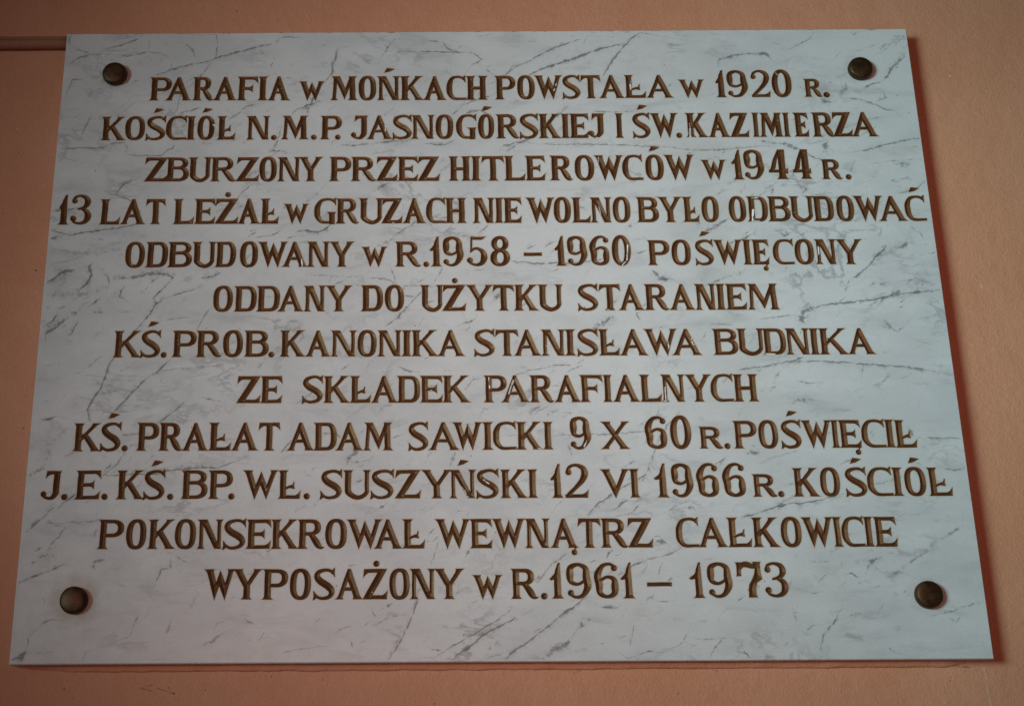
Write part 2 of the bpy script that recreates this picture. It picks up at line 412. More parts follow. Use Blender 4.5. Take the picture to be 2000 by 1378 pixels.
def glyph(ch, w):
    sx = T / 2 + .075                             # middle of a left-hand stem
    rx = w - N / 2 - .07
    g = []
    base = {'Ó': 'O', 'Ś': 'S', 'Ń': 'N', 'Ć': 'C', 'Ę': 'E', 'Ą': 'A', 'Ż': 'Z', 'Ł': 'L', 'w': 'W', 'r': 'R'}.get(ch, ch)
    c = base
    if c == 'I': g = [stem(w / 2, w / 2, min(T, w * .62), b=((w - min(T, w * .62)) / 2,) * 2, t=((w - min(T, w * .62)) / 2,) * 2)]
    elif c == 'H':
        g = [stem(sx, sx, T), stem(w - sx, w - sx, T), bar(sx, w - sx, .49, N)]
    elif c == 'E' or c == 'F':
        g = [stem(sx, sx, T, t=(.075, 0), b=(.075, .075 if c == 'F' else 0)), arm(sx, w - .03, 1.0, N * .95, .30),
             bar(sx, sx + (w - sx) * .68, .50, N * .95, 0, .105)]
        if c == 'E': g += [arm(sx, w - .03, 0.0, N * .95, -.30)]
    elif c == 'L':
        g = [stem(sx, sx, T, b=(.075, 0)), arm(sx, w - .03, 0.0, N * .95, -.31)]
        if ch == 'Ł':
            x1 = sx + (w - sx) * .62
            g += [brush([(sx, .29, .085), (sx + .12, .375, .085), (x1 - .06, .45, .10)], 5)]
            g += poly((x1 - .13, .37), (x1 - .08, .44), (x1 - .015, .60), (x1 + .02, .60), (x1 + .005, .48), (x1 + .025, .35), (x1 - .01, .345))
    elif c == 'T':
        g = [stem(w / 2, w / 2, T, t=(0, 0)), arm(w / 2, .03, 1.0, N * .95, .29), arm(w / 2, w - .03, 1.0, N * .95, .29)]
    elif c == 'Z':
        g = [arm(w * .75, .045, 1.0, N, .30), arm(w * .25, w - .03, 0.0, N, -.31),
             [S3((w - .02 - .26 - (w - .28) * s * 1.0, 1 - s), (w - .02 - (w - .28) * s, 1 - s)) for s in (0, .06, .12, .3, .5, .7, .88, .94, 1)]]
        if ch == 'Ż': g += ball(w / 2 + .03, 1.165, .105)
    elif c == 'A':
        ap = w * .49
        A = vee(.075, w - .07, ap, N * 1.22, T * 1.08, yap=-.03 - .11 / max(w, .5), sl=(.075, .06), sr=(.06, .07), up=True)
        g = A                                     # apex cut off flat at cap height
        g += [bar(w * .22, w * .72, .335, N * .9)]
        if ch == 'Ą': g += tail(w - .16)
    elif c == 'V':
        g = vee(.06, w - .06, w * .50, T * 1.1, N * 1.25)
    elif c == 'W':
        a1, a2 = .065 + (w - .13) * .335, .065 + (w - .13) * .70
        md, ya, yap = w * .515, .97, -.035
        tk, tn = T * 1.06, N * 1.2
        k1 = (md + tn - a1) / (ya - yap); k2 = (a2 - md + tk) / (ya - yap)
        P1, P2, P3, P4 = [], [], [], []
        for s in YS:
            y = yap + (1 - yap) * s; q = (1 - y) / (1 - yap)
            k = max(0, 1 - (1 - y) / .125) ** 1.9
            el = .065 + (a1 - .065) * (1 - q); el = .065 * q * 0 + .065 + (a1 - .065) * q
            r1 = a1 + k1 * (y - yap)
            P1.append(S3((el - .07 * k, y), (min(el + tk, r1) + .05 * k, y)))
            er = (w - .065) + (a2 - w + .065) * q
            l2 = a2 - k2 * (y - yap)
            P4.append(S3((max(er - tn, l2) - .06 * k, y), (er + .07 * k, y)))
            y = yap + (ya - yap) * s
            q = (1 - y) / (1 - yap)
            el = .065 + (a1 - .065) * q; er = (w - .065) + (a2 - w + .065) * q
            R_ = a2 - k2 * (y - yap) + tk; L_ = a1 + k1 * (y - yap) - tn
            P2.append(S3((max(L_, el), y), (min(L_ + tn, max(R_, L_)), y)))
            P3.append(S3((max(R_ - tk, min(L_, R_)), y), (min(R_, er), y)))
        g = [P1, P2, P3, P4]
    elif c == 'M':
        lx, rxx = .075 + N / 2, w - .07 - T / 2
        g = [stem(lx, lx + .055, N, t=(.09, 0), b=(.075, .075)), stem(rxx + .01, rxx - .03, T * .98, t=(0, .08), b=(.075, .075))]
        g += vee(lx - .02, rxx + .06, w * .53, T * 1.05, N * 1.15, yap=.02, serif_l=False, serif_r=False)
    elif c == 'N':
        lx, rxx = .075 + N / 2, w - .075 - N / 2
        g = [stem(lx, lx, N, t=(.08, 0), b=(.075, .075)), stem(rxx, rxx, N, t=(.075, .075), b=(.0, .04))]
        g += [[S3((lx - .055 + (rxx - T - lx + .12) * s, 1 - s), (lx - .055 + T * 1.15 + (rxx + .055 - lx + .055 - T * 1.15) * s, 1 - s))
               for s in (0, .1, .25, .5, .75, .9, 1)]]
    elif c == 'K':
        j = sx + .03
        g = [stem(sx, sx, T)]
        # thin arm and thick leg
        ja, yb = sx, .33
        xa = w * .87 - .03
        def slant(x0, y0, x1, y1, th, e0, e1):
            o = []
            for s in (0, .06, .14, .3, .6, .8, .88, .93, .97, 1):
                y = y0 + (y1 - y0) * s; x = x0 + (x1 - x0) * s
                k = max(0, 1 - abs(y1 - y) / .125) ** 1.9
                o.append(S3((x - th / 2 - e0 * k, y), (x + th / 2 + e1 * k, y)))
            return o
        g += [slant(ja, yb, xa - .06, 1.0, N * 1.25, .07, .075)]
        s = .3
        g += [slant(ja + (xa - ja) * .30, .62, w - .07 - T * .58, 0, T * 1.1, .06, .075)]
    elif c == 'R' or c == 'P':
        yb = .445 if c == 'R' else .40
        xb = w * (.86 if c == 'R' else 1.0)
        g = [stem(sx, sx, T, t=(.075, 0)), bowl(sx, xb, yb, 1.0, T * .98, N * .95)]
        if c == 'R':
            x0 = sx + (xb - sx) * .42
            g += [brush([(x0 - .03, .50, .13), (x0 + .05, .44, .17), (x0 + (w - x0) * .38, .26, T * 1.02), (x0 + (w - x0) * .60, .10, T * .92),
                         (w - .10, .035, .10), (w - .01, .055, .02)], 5)]
    elif c == 'B':
        g = [stem(sx, sx, T, t=(.075, 0), b=(.075, 0)), bowl(sx, w * .95, .505, 1.0, T * .95, N * .9), bowl(sx, w, 0, .505 + N * .9, T * 1.0, N * .95)]
    elif c == 'D':
        g = [stem(sx, sx, T, t=(.075, 0), b=(.075, 0)), bowl(sx, w, 0, 1.0, T * .98, N * .95, e=2.6)]
    elif c == 'O' or c == '0':
        g = [ring(0, w, -.015, 1.02, T * (.98 if c == 'O' else .92), N * .95, e=2.45 if c == 'O' else 2.2)]
        if False: pass
    elif c == 'C' or c == 'G':
        cx = w * .56
        top = [(w * .93, .845, .10), (w * .80, .935, .11), (cx, .965, .10), (w * .30, .90, .135), (T / 2 + .015, .68, T * .93),
               (T / 2, .48, T), (T / 2 + .02, .28, T * .95), (w * .30, .105, .15), (w * .47, .052, .115), (w * .70, .052, .105)]
        if c == 'C': top += [(w * .86, .052, .10), (w, .054, .105)]
        else: top += [(w * .84, .075, .10)]
        g = [brush(top, 5)]
        g += poly((w * .80, .93), (w * .86, .86), (w * .955, .72), (w * .985, .74), (w * .975, .86), (w * .985, 1.03), (w * .955, 1.03), (w * .88, .985))
        if c == 'G':
            x = w - T / 2 - .055
            g += [stem(x, x, T * .95, -.03, .46, b=(0, 0), t=(.10, .06), fl=.11)]
    elif c == 'S':
        g = [brush([(w * .90, .84, .09), (w * .74, .945, .105), (w * .50, .962, .11), (w * .235, .885, .15), (w * .175, .735, T * .95), (w * .33, .585, T * 1.05),
                    (w * .66, .43, T * 1.08), (w * .83, .27, T * .95), (w * .74, .10, .14), (w * .48, .035, .11), (w * .26, .055, .10), (w * .08, .17, .07)], 5)]
        g += poly((w * .78, .945), (w * .86, .84), (w * .935, .72), (w * .965, .72), (w * .955, .86), (w * .965, 1.03), (w * .925, 1.03), (w * .86, .985))
        g += poly((w * .0, -.03), (w * .055, -.03), (w * .15, .03), (w * .24, .02), (w * .20, .11), (w * .06, .27), (w * .015, .27), (w * .035, .12))
    elif c == 'U':
        lx, rr = .06 + T / 2, w - .06 - N * .6
        g = [stem(lx, lx, T, .30, 1.0, b=(0, 0), t=(.07, .07)), stem(rr, rr, N * 1.15, .30, 1.0, b=(0, 0), t=(.075, .07))]
        g += [brush([(lx, .34, T), (lx + .015, .22, T), (lx + (rr - lx) * .28, .085, T * .82), (lx + (rr - lx) * .58, .04, N * 1.15),
                     (lx + (rr - lx) * .86, .115, N * 1.15), (rr, .24, N * 1.15), (rr, .34, N * 1.15)], 6)]
    elif c == 'J':
        x = w - .04 - T / 2
        g = [stem(x, x, T, .30, 1.0, b=(0, 0), t=(0, .05)), arm(x, w * .26, 1.0, N * .95, .27)]
        g += [brush([(x, .34, T), (x - .01, .22, T * .98), (x - .11, .075, .15), (w * .42, .045, .10), (w * .22, .10, .11), (w * .17, .17, .13)], 5)]
        g += ball(w * .17, .19, .105)
    elif c == 'X':
        def dg(x0, x1, th):
            return stem(x0, x1, th, b=(.07, .07), t=(.07, .07))
        g = [dg(w - .07 - T * .55, .07 + T * .55, T * 1.08), dg(.07 + N * .6, w - .07 - N * .6, N * 1.25)]
    elif c == 'Y':
        mx = w * .50; yj = .46
        g = [stem(mx, mx, T, 0, .52, t=(0, 0))]
        for (xe, th, e) in ((.065 + T * .55, T * 1.08, 1), (w - .065 - N * .65, N * 1.3, 1)):
            o = []
            x0 = mx - T * .0 if th > .16 else mx + T * .5 - N * .62
            for s in (0, .15, .35, .6, .76, .86, .92, .96, 1):
                y = .42 + .58 * s; xx = x0 + (xe - x0) * s
                k = max(0, 1 - (1 - y) / .125) ** 1.9
                o.append(S3((xx - th / 2 - .07 * k, y), (xx + th / 2 + .065 * k, y)))
            g.append(o)
    # ---- figures
    elif c == '1':
        x = w - .07 - T * .45
        g = [[S3((x - .0 - hw, y), (x + T * .45 + e, y)) for y, hw, e in ((0, T * .45 + .075, .075), (.02, T * .45 + .05, .05), (.05, T * .45 + .022, .022), (.10, T * .45 + .004, .004), (.14, T * .45, 0),
                 (.4, T * .45, 0), (.6, T * .44, -.005), (.8, T * .30, -.015), (.93, .01, -.02), (1.0, -.02, -.01))]]
        g += [[S3((x + .02, .93), (x + .04, .87)), S3((x - .04, .78), (x + .02, .66)), S3((x - .12, .66), (x - .02, .54)), S3((max(.0, x - .26), .555), (max(.03, x - .20), .51))]]
    elif c in '69':
        six = [(w * .88, .80, .10), (w * .80, .90, .09), (w * .60, .962, .085), (w * .32, .90, .13), (w * .12, .66, T * .94), (T * .5, .40, T * .97), (w * .20, .15, .155),
               (w * .50, .048, .10), (w * .80, .13, .16), (w - T * .5, .33, T * .95), (w * .80, .53, .14), (w * .55, .60, .09), (w * .30, .53, .085), (w * .17, .42, .08)]
        g = [brush(six, 5)] + ball(w * .83, .845, .088)
        if c == '9':
            g = [[tuple((w - x, 1 - y) for x, y in q) for q in g[0]]] + ball(w * .17, .155, .088)
    elif c == '8':
        g = [ring(w * .06, w * .94, .49, 1.01, T * .82, N * .85, e=2.1), ring(0, w, -.01, .57, T * .92, N * .85, e=2.15)]
    elif c == '3':
        g = [brush([(w * .16, .80, .12), (w * .24, .92, .09), (w * .48, .962, .085), (w * .76, .89, .15), (w * .84, .74, T * .88), (w * .72, .59, .13), (w * .45, .525, .07), (w * .36, .52, .05)], 5),
             brush([(w * .40, .535, .05), (w * .58, .53, .09), (w * .82, .43, .16), (w * .89, .27, T * .94), (w * .78, .11, .15), (w * .50, .042, .09), (w * .24, .09, .09), (w * .15, .20, .12)], 5)]
        g += ball(w * .20, .79, .09) + ball(w * .18, .205, .095)
    elif c == '2':
        g = [brush([(w * .14, .76, .12), (w * .22, .90, .095), (w * .48, .962, .09), (w * .78, .88, .15), (w * .86, .71, T * .9), (w * .74, .50, .16), (w * .48, .30, .12), (w * .22, .13, .12), (w * .10, .03, .12)], 5),
             arm(.02, w - .02, 0.0, .105, -.24)]
        g += ball(w * .18, .755, .09)
    elif c == '5':
        g = [[S3((w * .18, .44), (w * .30, .50)), S3((w * .20, .60), (w * .30, .60)), S3((w * .22, .90), (w * .32, .86)), S3((w * .235, 1.0), (w * .33, .90))],
             [S3((w * .235, 1.0), (w * .26, .88)), S3((w * .5, .985), (w * .5, .88)), S3((w * .82, .985), (w * .78, .88)), S3((w * 1.0, 1.0), (w * .88, .92))],
             brush([(w * .20, .47, .06), (w * .38, .575, .085), (w * .60, .58, .10), (w * .83, .47, .16), (w * .885, .29, T * .94), (w * .77, .11, .15), (w * .50, .042, .09), (w * .25, .09, .09), (w * .15, .19, .12)], 5)]
        g += ball(w * .18, .195, .095)
    elif c == '4':
        x = w * .70
        g = [stem(x, x, T, 0, 1.0, t=(0, .0), b=(.075, .075)),
             [S3((x - T * .5, 1.0), (x, 1.0)), S3((x * .56 - .08, .66), (x * .56 + .05, .66)), S3((.06, .36), (.21, .36)), S3((.0, .27), (.13, .27))],
             bar(.0, w, .27, .105, 0, .045)]
    elif c == '7':
        g = [stem(w * .09, w * .09, .13, .60, 1.0, b=(.02, .0), t=(.035, .02), fl=.1),
             brush([(w * .10, .80, .10), (w * .24, .92, .15), (w * .42, .93, .17), (w * .62, .885, .15), (w * .80, .93, .13)], 5),
             [S3((w * .62, 1.01), (w * .97, 1.01)), S3((w * .66, .96), (w * .93, .96)), S3((w * .70, .80), (w * .93, .80)), S3((w * .68, .68), (w * .95, .66)), S3((w * .60, .54), (w * .99, .52)),
              S3((w * .46, .36), (w * .78, .42)), S3((w * .42, .22), (w * .72, .26)), S3((w * .42, .08), (w * .71, .10)), S3((w * .40, 0), (w * .76, 0))]]
    elif c == '-':
        g = [bar(0, w, .46, .135)]
    elif c == '.':
        g = ball(w / 2, .085, min(.125, w / 2))
    if ch in 'ÓŚŃĆ': g += acute(w / 2 + (.03 if ch == 'Ś' else 0), .02)
    if ch == 'Ę': g += tail(w - .16)
    return g

LINES = [
  "P,-396.3,-371.6,276.8,30.7 A,-377.7,-347.5,276.7,30.8 R,-346,-322,276.5,31.1 A,-322,-294.4,276.4,31.3 F,-293.8,-270.3,276.2,31.5 I,-269.5,-258.9,276.1,31.6 A,-258.2,-232.1,276,31.8 | w,-221.5,-192.7,275.8,31.8 | M,-184.2,-153.8,275.7,31.8 O,-151.6,-131.2,275.5,31.8 Ń,-129.5,-103.4,275.4,31.8 K,-102.7,-74.6,275.3,31.8 A,-76,-48.9,275.1,31.8 C,-48.1,-26.3,275,31.8 H,-25.6,-1,275.1,31.7 | P,8.4,31.6,275.4,31.4 O,34.5,54.6,275.6,31.2 W,54.6,86.9,275.8,31.1 S,87.7,108,276,30.9 T,109.2,131.7,276.2,30.7 A,130.2,159.8,276.3,30.5 Ł,160.4,184.7,276.3,30.4 A,185.3,216.9,276.3,30.4 | w,223.9,253.4,276.3,30.3 | 1,267.4,278.9,276.4,30.3 9,280.5,303.7,276.4,30.2 2,308.2,330.4,276.4,30.2 0,333.4,356.2,276.4,30.1 | r,370.9,391.3,276.4,30.1 .,392.5,399.7,276.4,30",
  "K,-449.4,-421,225.3,30.5 O,-422,-399.4,225.5,30.4 Ś,-397.5,-375.1,225.4,30.5 C,-374.3,-351.3,225.4,30.5 I,-350.7,-341.2,225.3,30.5 Ó,-338.2,-318.5,225.3,30.5 Ł,-315,-294.7,225.2,30.5 | N,-280.7,-254.6,225.1,30.5 .,-252.4,-246.3,225,30.6 M,-240.4,-210.1,225,30.6 .,-206.4,-200.1,224.9,30.6 P,-195.2,-171.3,224.8,30.6 .,-178.2,-172.1,224.8,30.6 | J,-159.6,-141.1,224.7,30.6 A,-141.8,-112.2,224.7,30.7 S,-111.6,-89.4,224.7,30.8 N,-89.5,-63.3,224.7,30.9 O,-61.7,-41.5,224.6,31.1 G,-37.4,-14.7,224.6,31.2 Ó,-12.4,6.1,224.6,31.3 R,8.7,35,224.6,31.4 S,36,57.3,224.5,31.5 K,58,83.7,224.5,31.6 I,84.2,93.1,224.5,31.6 E,93.8,115.4,224.5,31.7 J,116,133.7,224.5,31.8 | I,147.2,155.4,224.4,31.9 | Ś,167.2,187.1,224.4,31.8 W,187.7,219.3,224.5,31.7 .,216.9,223.1,224.5,31.7 K,228.9,253.9,224.5,31.6 A,254,279.6,224.5,31.5 Z,280.1,301.2,224.5,31.4 I,306.2,313.3,224.5,31.4 M,314,340.7,224.5,31.3 I,341.8,348.7,224.5,31.3 E,354.1,370.4,224.5,31.2 R,375.5,400.8,224.3,31.6 Z,399.1,421,224.3,31.6 A,419.8,450.9,224.3,31.6",
  "Z,-395.9,-370,172.3,30.5 B,-371.4,-346,172.2,30.5 U,-345.4,-320.3,172.1,30.6 R,-320.1,-291.1,172,30.6 Z,-290.5,-265.4,171.8,30.6 O,-264.4,-244.7,171.7,30.7 N,-243.2,-217.7,171.6,30.7 Y,-219.7,-192,171.5,30.8 | P,-183.7,-159.7,171.4,30.8 R,-159,-130.5,171.2,30.8 Z,-129.8,-106.6,171.1,30.9 E,-105.9,-83,171,30.9 Z,-82.3,-58.2,170.9,31 | H,-46.7,-22.3,170.8,31.1 I,-21.6,-10.6,170.8,31.2 T,-8.8,16.1,170.7,31.3 L,16.7,40.2,170.6,31.4 E,40.9,63,170.6,31.5 R,69.3,94.6,170.5,31.6 O,97.6,119.5,170.4,31.7 W,120.2,153,170.3,31.8 C,152.6,174.8,170.3,31.8 Ó,178.7,199.4,170.3,31.8 W,200.3,234.6,170.4,31.8 | w,242.9,270.9,170.4,31.7 | 1,277.9,290.5,170.4,31.7 9,291.9,313.4,170.4,31.7 4,320.5,341.3,170.5,31.7 4,348.2,367.7,170.5,31.7 | r,380.8,403.4,170.1,31.9 .,407.2,413.7,170,31.9",
  "1,-489.8,-479.2,119,31.3 3,-477.7,-455.1,119,31.3 | L,-443.5,-421,118.9,31.3 A,-420.4,-391.9,119.1,31.3 T,-391.3,-369.9,119,31.3 | L,-360,-337.2,118.9,31.3 E,-336.2,-313.3,118.8,31.3 Ż,-312.8,-287.1,118.8,31.3 A,-287.6,-261.7,118.7,31.3 Ł,-261.2,-241.2,118.6,31.3 | w,-234.7,-207.1,118.5,31.3 | G,-199.8,-175.9,118.4,31.3 R,-175.7,-149.9,118.3,31.3 U,-149.1,-122.5,118.3,31.3 Z,-123.6,-100.6,118.2,31.3 A,-100,-73.7,118.2,31.3 C,-73,-52.3,118.1,31.3 H,-51.8,-28,118.1,31.3 | N,-20,3.9,118,31.3 I,4.8,13.7,118,31.3 E,14.3,34.4,117.9,31.3 | W,40.4,72.3,117.8,31.3 O,71.6,90.6,117.8,31.3 L,92.2,112.6,117.7,31.3 N,113.2,136.8,117.7,31.3 O,138.5,158.3,117.7,31.3 | B,165.8,190,117.7,31.3 Y,189.8,217.2,117.7,31.3 Ł,218,235.8,117.7,31.2 O,239.4,258.6,117.7,31.2 | O,270.3,289.6,117.7,31.2 D,291.1,313.9,117.7,31.2 B,314.6,339.4,117.7,31.2 U,340.2,366.3,117.7,31.1 D,365.8,388.6,117.7,31.1 O,392.5,412,117.7,31.1 W,412.5,445.2,117.7,31.1 A,439.5,471.3,117.4,31.1 Ć,470.3,493,117.4,31.1",
  "O,-411.4,-389.7,66.1,30.9 D,-388.2,-364.1,66.3,30.9 B,-363.4,-337,66.2,30.9 U,-335.5,-310.2,66.1,30.8 D,-310.2,-287.8,66.1,30.8 O,-282.6,-262.6,66,30.8 W,-262.5,-229.6,65.9,30.7 A,-235.4,-206.6,65.8,30.7 N,-207,-182.4,65.7,30.7 Y,-182.4,-154.6,65.6,30.6 | w,-145.9,-118,65.5,30.6 | R,-108.1,-79.8,65.4,30.5 .,-76.9,-71.2,65.4,30.5 1,-69.4,-56.9,65.4,30.5 9,-55,-33.1,65.4,30.5 5,-28.5,-6.4,65.4,30.5 8,-1.6,20.1,65.4,30.5 | -,36,55.9,65.4,30.4 | 1,70.9,82.9,65.3,30.4 9,84.7,105.9,65.3,30.4 6,110.9,131.8,65.3,30.4 0,134.9,155.9,65.3,30.4 | P,175.2,199,65.3,30.3 O,201.9,223.1,65.3,30.3 Ś,228.4,248.8,65.3,30.3 W,249.3,281.2,65.3,30.3 I,282.2,291,65.3,30.3 Ę,292.4,310.5,65.3,30.3 C,316,338.3,65.3,30.2 O,340.2,361.1,65.3,30.2 N,363.2,386.5,65.3,30.2 Y,386.8,416.5,65.1,30.2",
  "O,-310.2,-288.7,13,30.2 D,-286.9,-262.6,12.9,30.3 D,-261.9,-236.9,12.8,30.4 A,-238.7,-209.9,12.7,30.5 N,-209.3,-185.9,12.6,30.6 Y,-185.9,-156.3,12.5,30.7 | D,-145.9,-122.6,12.4,30.9 O,-119.7,-98.8,12.3,30.9 | U,-79.9,-55,12.2,30.9 Ż,-55.7,-30.5,12.2,30.9 Y,-29.8,0.2,12.1,30.9 T,0.5,23.1,12.1,30.8 K,23.8,50.8,12.1,30.8 U,50.7,76.9,12,30.8 | S,94.3,116.8,11.9,30.8 T,118.2,141.2,11.9,30.8 A,139.1,167.4,11.8,30.8 R,168.5,194.9,11.8,30.8 A,195.5,223.9,11.7,30.8 N,224.5,247.4,11.6,30.8 I,248,257.4,11.6,30.8 E,258.5,280.8,11.6,30.8 M,282.4,316.4,11.5,30.8",
  "K,-416.8,-386,-39.6,30.7 Ś,-387.1,-365.8,-39.6,30.8 .,-364.7,-358.5,-39.6,30.7 P,-352.5,-326.9,-39.7,30.7 R,-326.3,-298.8,-39.8,30.6 O,-297,-275.7,-39.8,30.6 B,-273.5,-247.6,-39.9,30.5 .,-246.7,-240.9,-40,30.5 K,-234.2,-206.2,-40,30.5 A,-206.8,-179,-40.1,30.4 N,-178.5,-151,-40.2,30.3 O,-149.5,-128.7,-40.3,30.3 N,-127.1,-101.6,-40.3,30.3 I,-100.9,-90.6,-40.4,30.3 K,-90,-60.8,-40.4,30.3 A,-62.3,-32.3,-40.5,30.3 | S,-21.4,1,-40.5,30.4 T,1.9,26.4,-40.6,30.4 A,21.6,51.6,-40.6,30.4 N,52.4,77.9,-40.7,30.4 I,77.7,89.4,-40.7,30.4 S,91.4,114.6,-40.8,30.4 Ł,115.3,136.9,-40.8,30.5 A,137.6,168.5,-40.9,30.5 W,165,201.1,-40.9,30.5 A,194.9,227.4,-41,30.5 | B,240.5,267.1,-41,30.4 U,267.6,296.1,-41,30.4 D,295,319.7,-41,30.4 N,320.4,345.9,-41.1,30.4 I,346.5,356,-41.1,30.4 K,357,388.8,-41.1,30.3 A,387.1,417,-41.1,30.3",
  "Z,-279.5,-254.6,-92.6,30.6 E,-254,-231.2,-92.7,30.6 | S,-208.7,-186.5,-92.8,30.5 K,-185.7,-156.9,-92.9,30.5 Ł,-157,-135.1,-93,30.5 A,-134.6,-105.4,-93.1,30.5 D,-106.1,-81.7,-93.2,30.4 E,-81,-57.4,-93.3,30.5 K,-56.6,-26.6,-93.3,30.5 | P,-11.8,12.1,-93.4,30.6 A,6.6,37.2,-93.5,30.6 R,37.8,63.3,-93.6,30.7 A,63.9,92.7,-93.7,30.7 F,92.3,116.7,-93.7,30.8 I,117.4,126.6,-93.8,30.8 A,127.3,156.6,-93.8,30.8 L,157.2,179.7,-93.9,30.9 N,180.5,205.9,-94,30.9 Y,206.5,234.9,-94.1,31 C,234.3,257.7,-94.1,30.9 H,258.5,284.6,-94.2,31",
  "K,-452.7,-422.9,-145.1,31 Ś,-423.7,-402,-144.8,31.1 .,-400.7,-394.7,-144.8,31.1 P,-384.9,-361.8,-144.9,31.1 R,-361,-336.2,-145,31 A,-336.2,-308.1,-145.2,31 Ł,-307.6,-284.5,-145.3,31 A,-283.8,-254.7,-145.4,31 T,-254.1,-232,-145.5,31 | A,-224,-194.7,-145.6,30.9 D,-195.4,-171.3,-145.8,30.9 A,-171.8,-142.5,-145.9,30.9 M,-142.1,-111.4,-146,30.9 | S,-93.8,-72.7,-146.1,30.8 A,-72.5,-39.7,-146.1,30.8 W,-46.5,-15.1,-146.1,30.7 I,-14.5,-3.6,-146.1,30.7 C,-2.8,21.1,-146.1,30.7 K,21.9,49.9,-146.1,30.7 I,50.7,60.2,-146.1,30.6 | 9,79.4,100.2,-146.2,30.6 | X,112.1,142.9,-146.2,30.5 | 6,160.7,183,-146.2,30.5 0,186.8,209,-146.2,30.6 | r,217.8,242.4,-146.2,30.6 .,243.8,249.8,-146.2,30.6 | P,254.5,278.8,-146.2,30.6 O,281.2,302,-146.2,30.7 Ś,305.4,327,-146.2,30.7 W,327.4,360,-146.2,30.7 I,359.3,366.9,-146.2,30.7 Ę,367.6,390.2,-146.2,30.7 C,392,416.2,-146.2,30.8 I,416.8,426.5,-146.2,30.8 Ł,427.3,449.5,-146.5,30.6",
  "J,-482.9,-463.1,-197.4,31.1 .,-460.6,-454.3,-197.2,31.2 E,-446.5,-420.7,-197.3,31.2 .,-418.3,-412.3,-197.3,31.2 K,-402.7,-373.4,-197.4,31.2 Ś,-374.4,-351.7,-197.5,31.1 .,-349.1,-343.3,-197.6,31.1 B,-334.3,-307.2,-197.6,31.1 P,-305.6,-280.7,-197.7,31 .,-284.2,-277.8,-197.8,31 | W,-269.4,-232.7,-197.9,31 Ł,-231.8,-208.7,-198,30.9 .,-204.8,-198.5,-198,30.9 | S,-187.2,-164.2,-198.1,30.8 U,-162.6,-134.5,-198.2,30.8 S,-133.8,-109,-198.3,30.8 Z,-107.8,-81.3,-198.3,30.8 Y,-80.6,-47.8,-198.4,30.8 Ń,-50.2,-22.9,-198.5,30.8 S,-22.1,2,-198.5,30.9 K,3.7,32.1,-198.6,30.9 I,32.7,42,-198.6,30.9 | 1,56.8,69.2,-198.7,30.9 2,71.4,96,-198.8,30.9 | V,109.9,140,-198.9,30.9 I,140.6,150,-198.9,30.9 | 1,165.9,180.8,-198.9,30.9 9,184.6,206.4,-198.9,30.9 6,212.4,234.4,-198.9,30.9 6,239.9,262.8,-198.9,30.9 | r,270.5,295.4,-198.8,30.9 .,296.4,302.3,-198.8,30.9 | K,313.4,341,-198.8,30.8 O,342,362.6,-198.8,30.8 Ś,368.5,391.6,-198.8,30.8 C,392.4,417.6,-198.8,30.8 I,418.2,429.1,-198.8,30.8 Ó,431.4,453.6,-198.8,30.8 Ł,456.3,480.5,-199.1,30.7",
  "P,-418.7,-392.8,-250.2,31.1 O,-389.3,-368.6,-250.3,31.1 K,-366.4,-337.5,-250.4,31.1 O,-338.4,-316.5,-250.5,31.1 N,-314.7,-288.5,-250.6,31.1 S,-287.8,-264.2,-250.8,31.1 E,-263.6,-238.5,-250.9,31.1 K,-237.7,-208.8,-251,31.1 R,-209.9,-182.4,-251.1,31.1 O,-180.9,-158.8,-251.2,31.1 W,-158.7,-121.9,-251.4,31 A,-130.3,-100.7,-251.5,31 Ł,-100.1,-77.5,-251.5,31 | W,-66,-29.5,-251.6,31 E,-29.5,-7.2,-251.6,31 W,-6.5,27.8,-251.6,31 N,28.3,53.5,-251.7,31 Ą,54.2,83,-251.7,31 T,83.5,106.6,-251.8,30.9 R,107.4,135.1,-251.8,30.9 Z,135.6,160.9,-251.8,30.9 | C,186.1,209.1,-252,31 A,208.3,239.2,-252,31.1 Ł,239.8,264,-252.1,31.2 K,265.8,293.8,-252.2,31.2 O,295.7,316.8,-252.2,31.3 W,317.6,350.5,-252.3,31.4 I,350.5,359,-252.3,31.4 C,359.6,382.1,-252.4,31.5 I,382.8,391.8,-252.4,31.5 E,393.2,416.1,-252.5,31.5",
  "W,-305.5,-273.7,-303.2,31.5 Y,-276.5,-246,-303.3,31.5 P,-244.8,-219.4,-303.5,31.4 O,-216.6,-195.2,-303.6,31.4 S,-192.2,-170,-303.6,31.4 A,-169.7,-141.1,-303.7,31.4 Ż,-141.1,-116,-303.8,31.4 O,-113.8,-93,-303.9,31.4 N,-92.2,-66.5,-303.9,31.3 Y,-67.8,-36.6,-304,31.3 | w,-27.7,2.3,-304.1,31.2 | R,12,39.3,-304.2,31.1 .,42.7,48.5,-304.2,31.1 1,52.3,65.4,-304.2,31 9,69.2,93.7,-304.3,31 6,99,122.7,-304.3,31 1,125.8,138.9,-304.4,31 | -,152.6,177.9,-304.4,31 | 1,196.3,211.2,-304.4,30.9 9,214.9,239.5,-304.3,30.8 7,246.3,271.7,-304.3,30.7 3,273.4,297.2,-304.3,30.6",
]
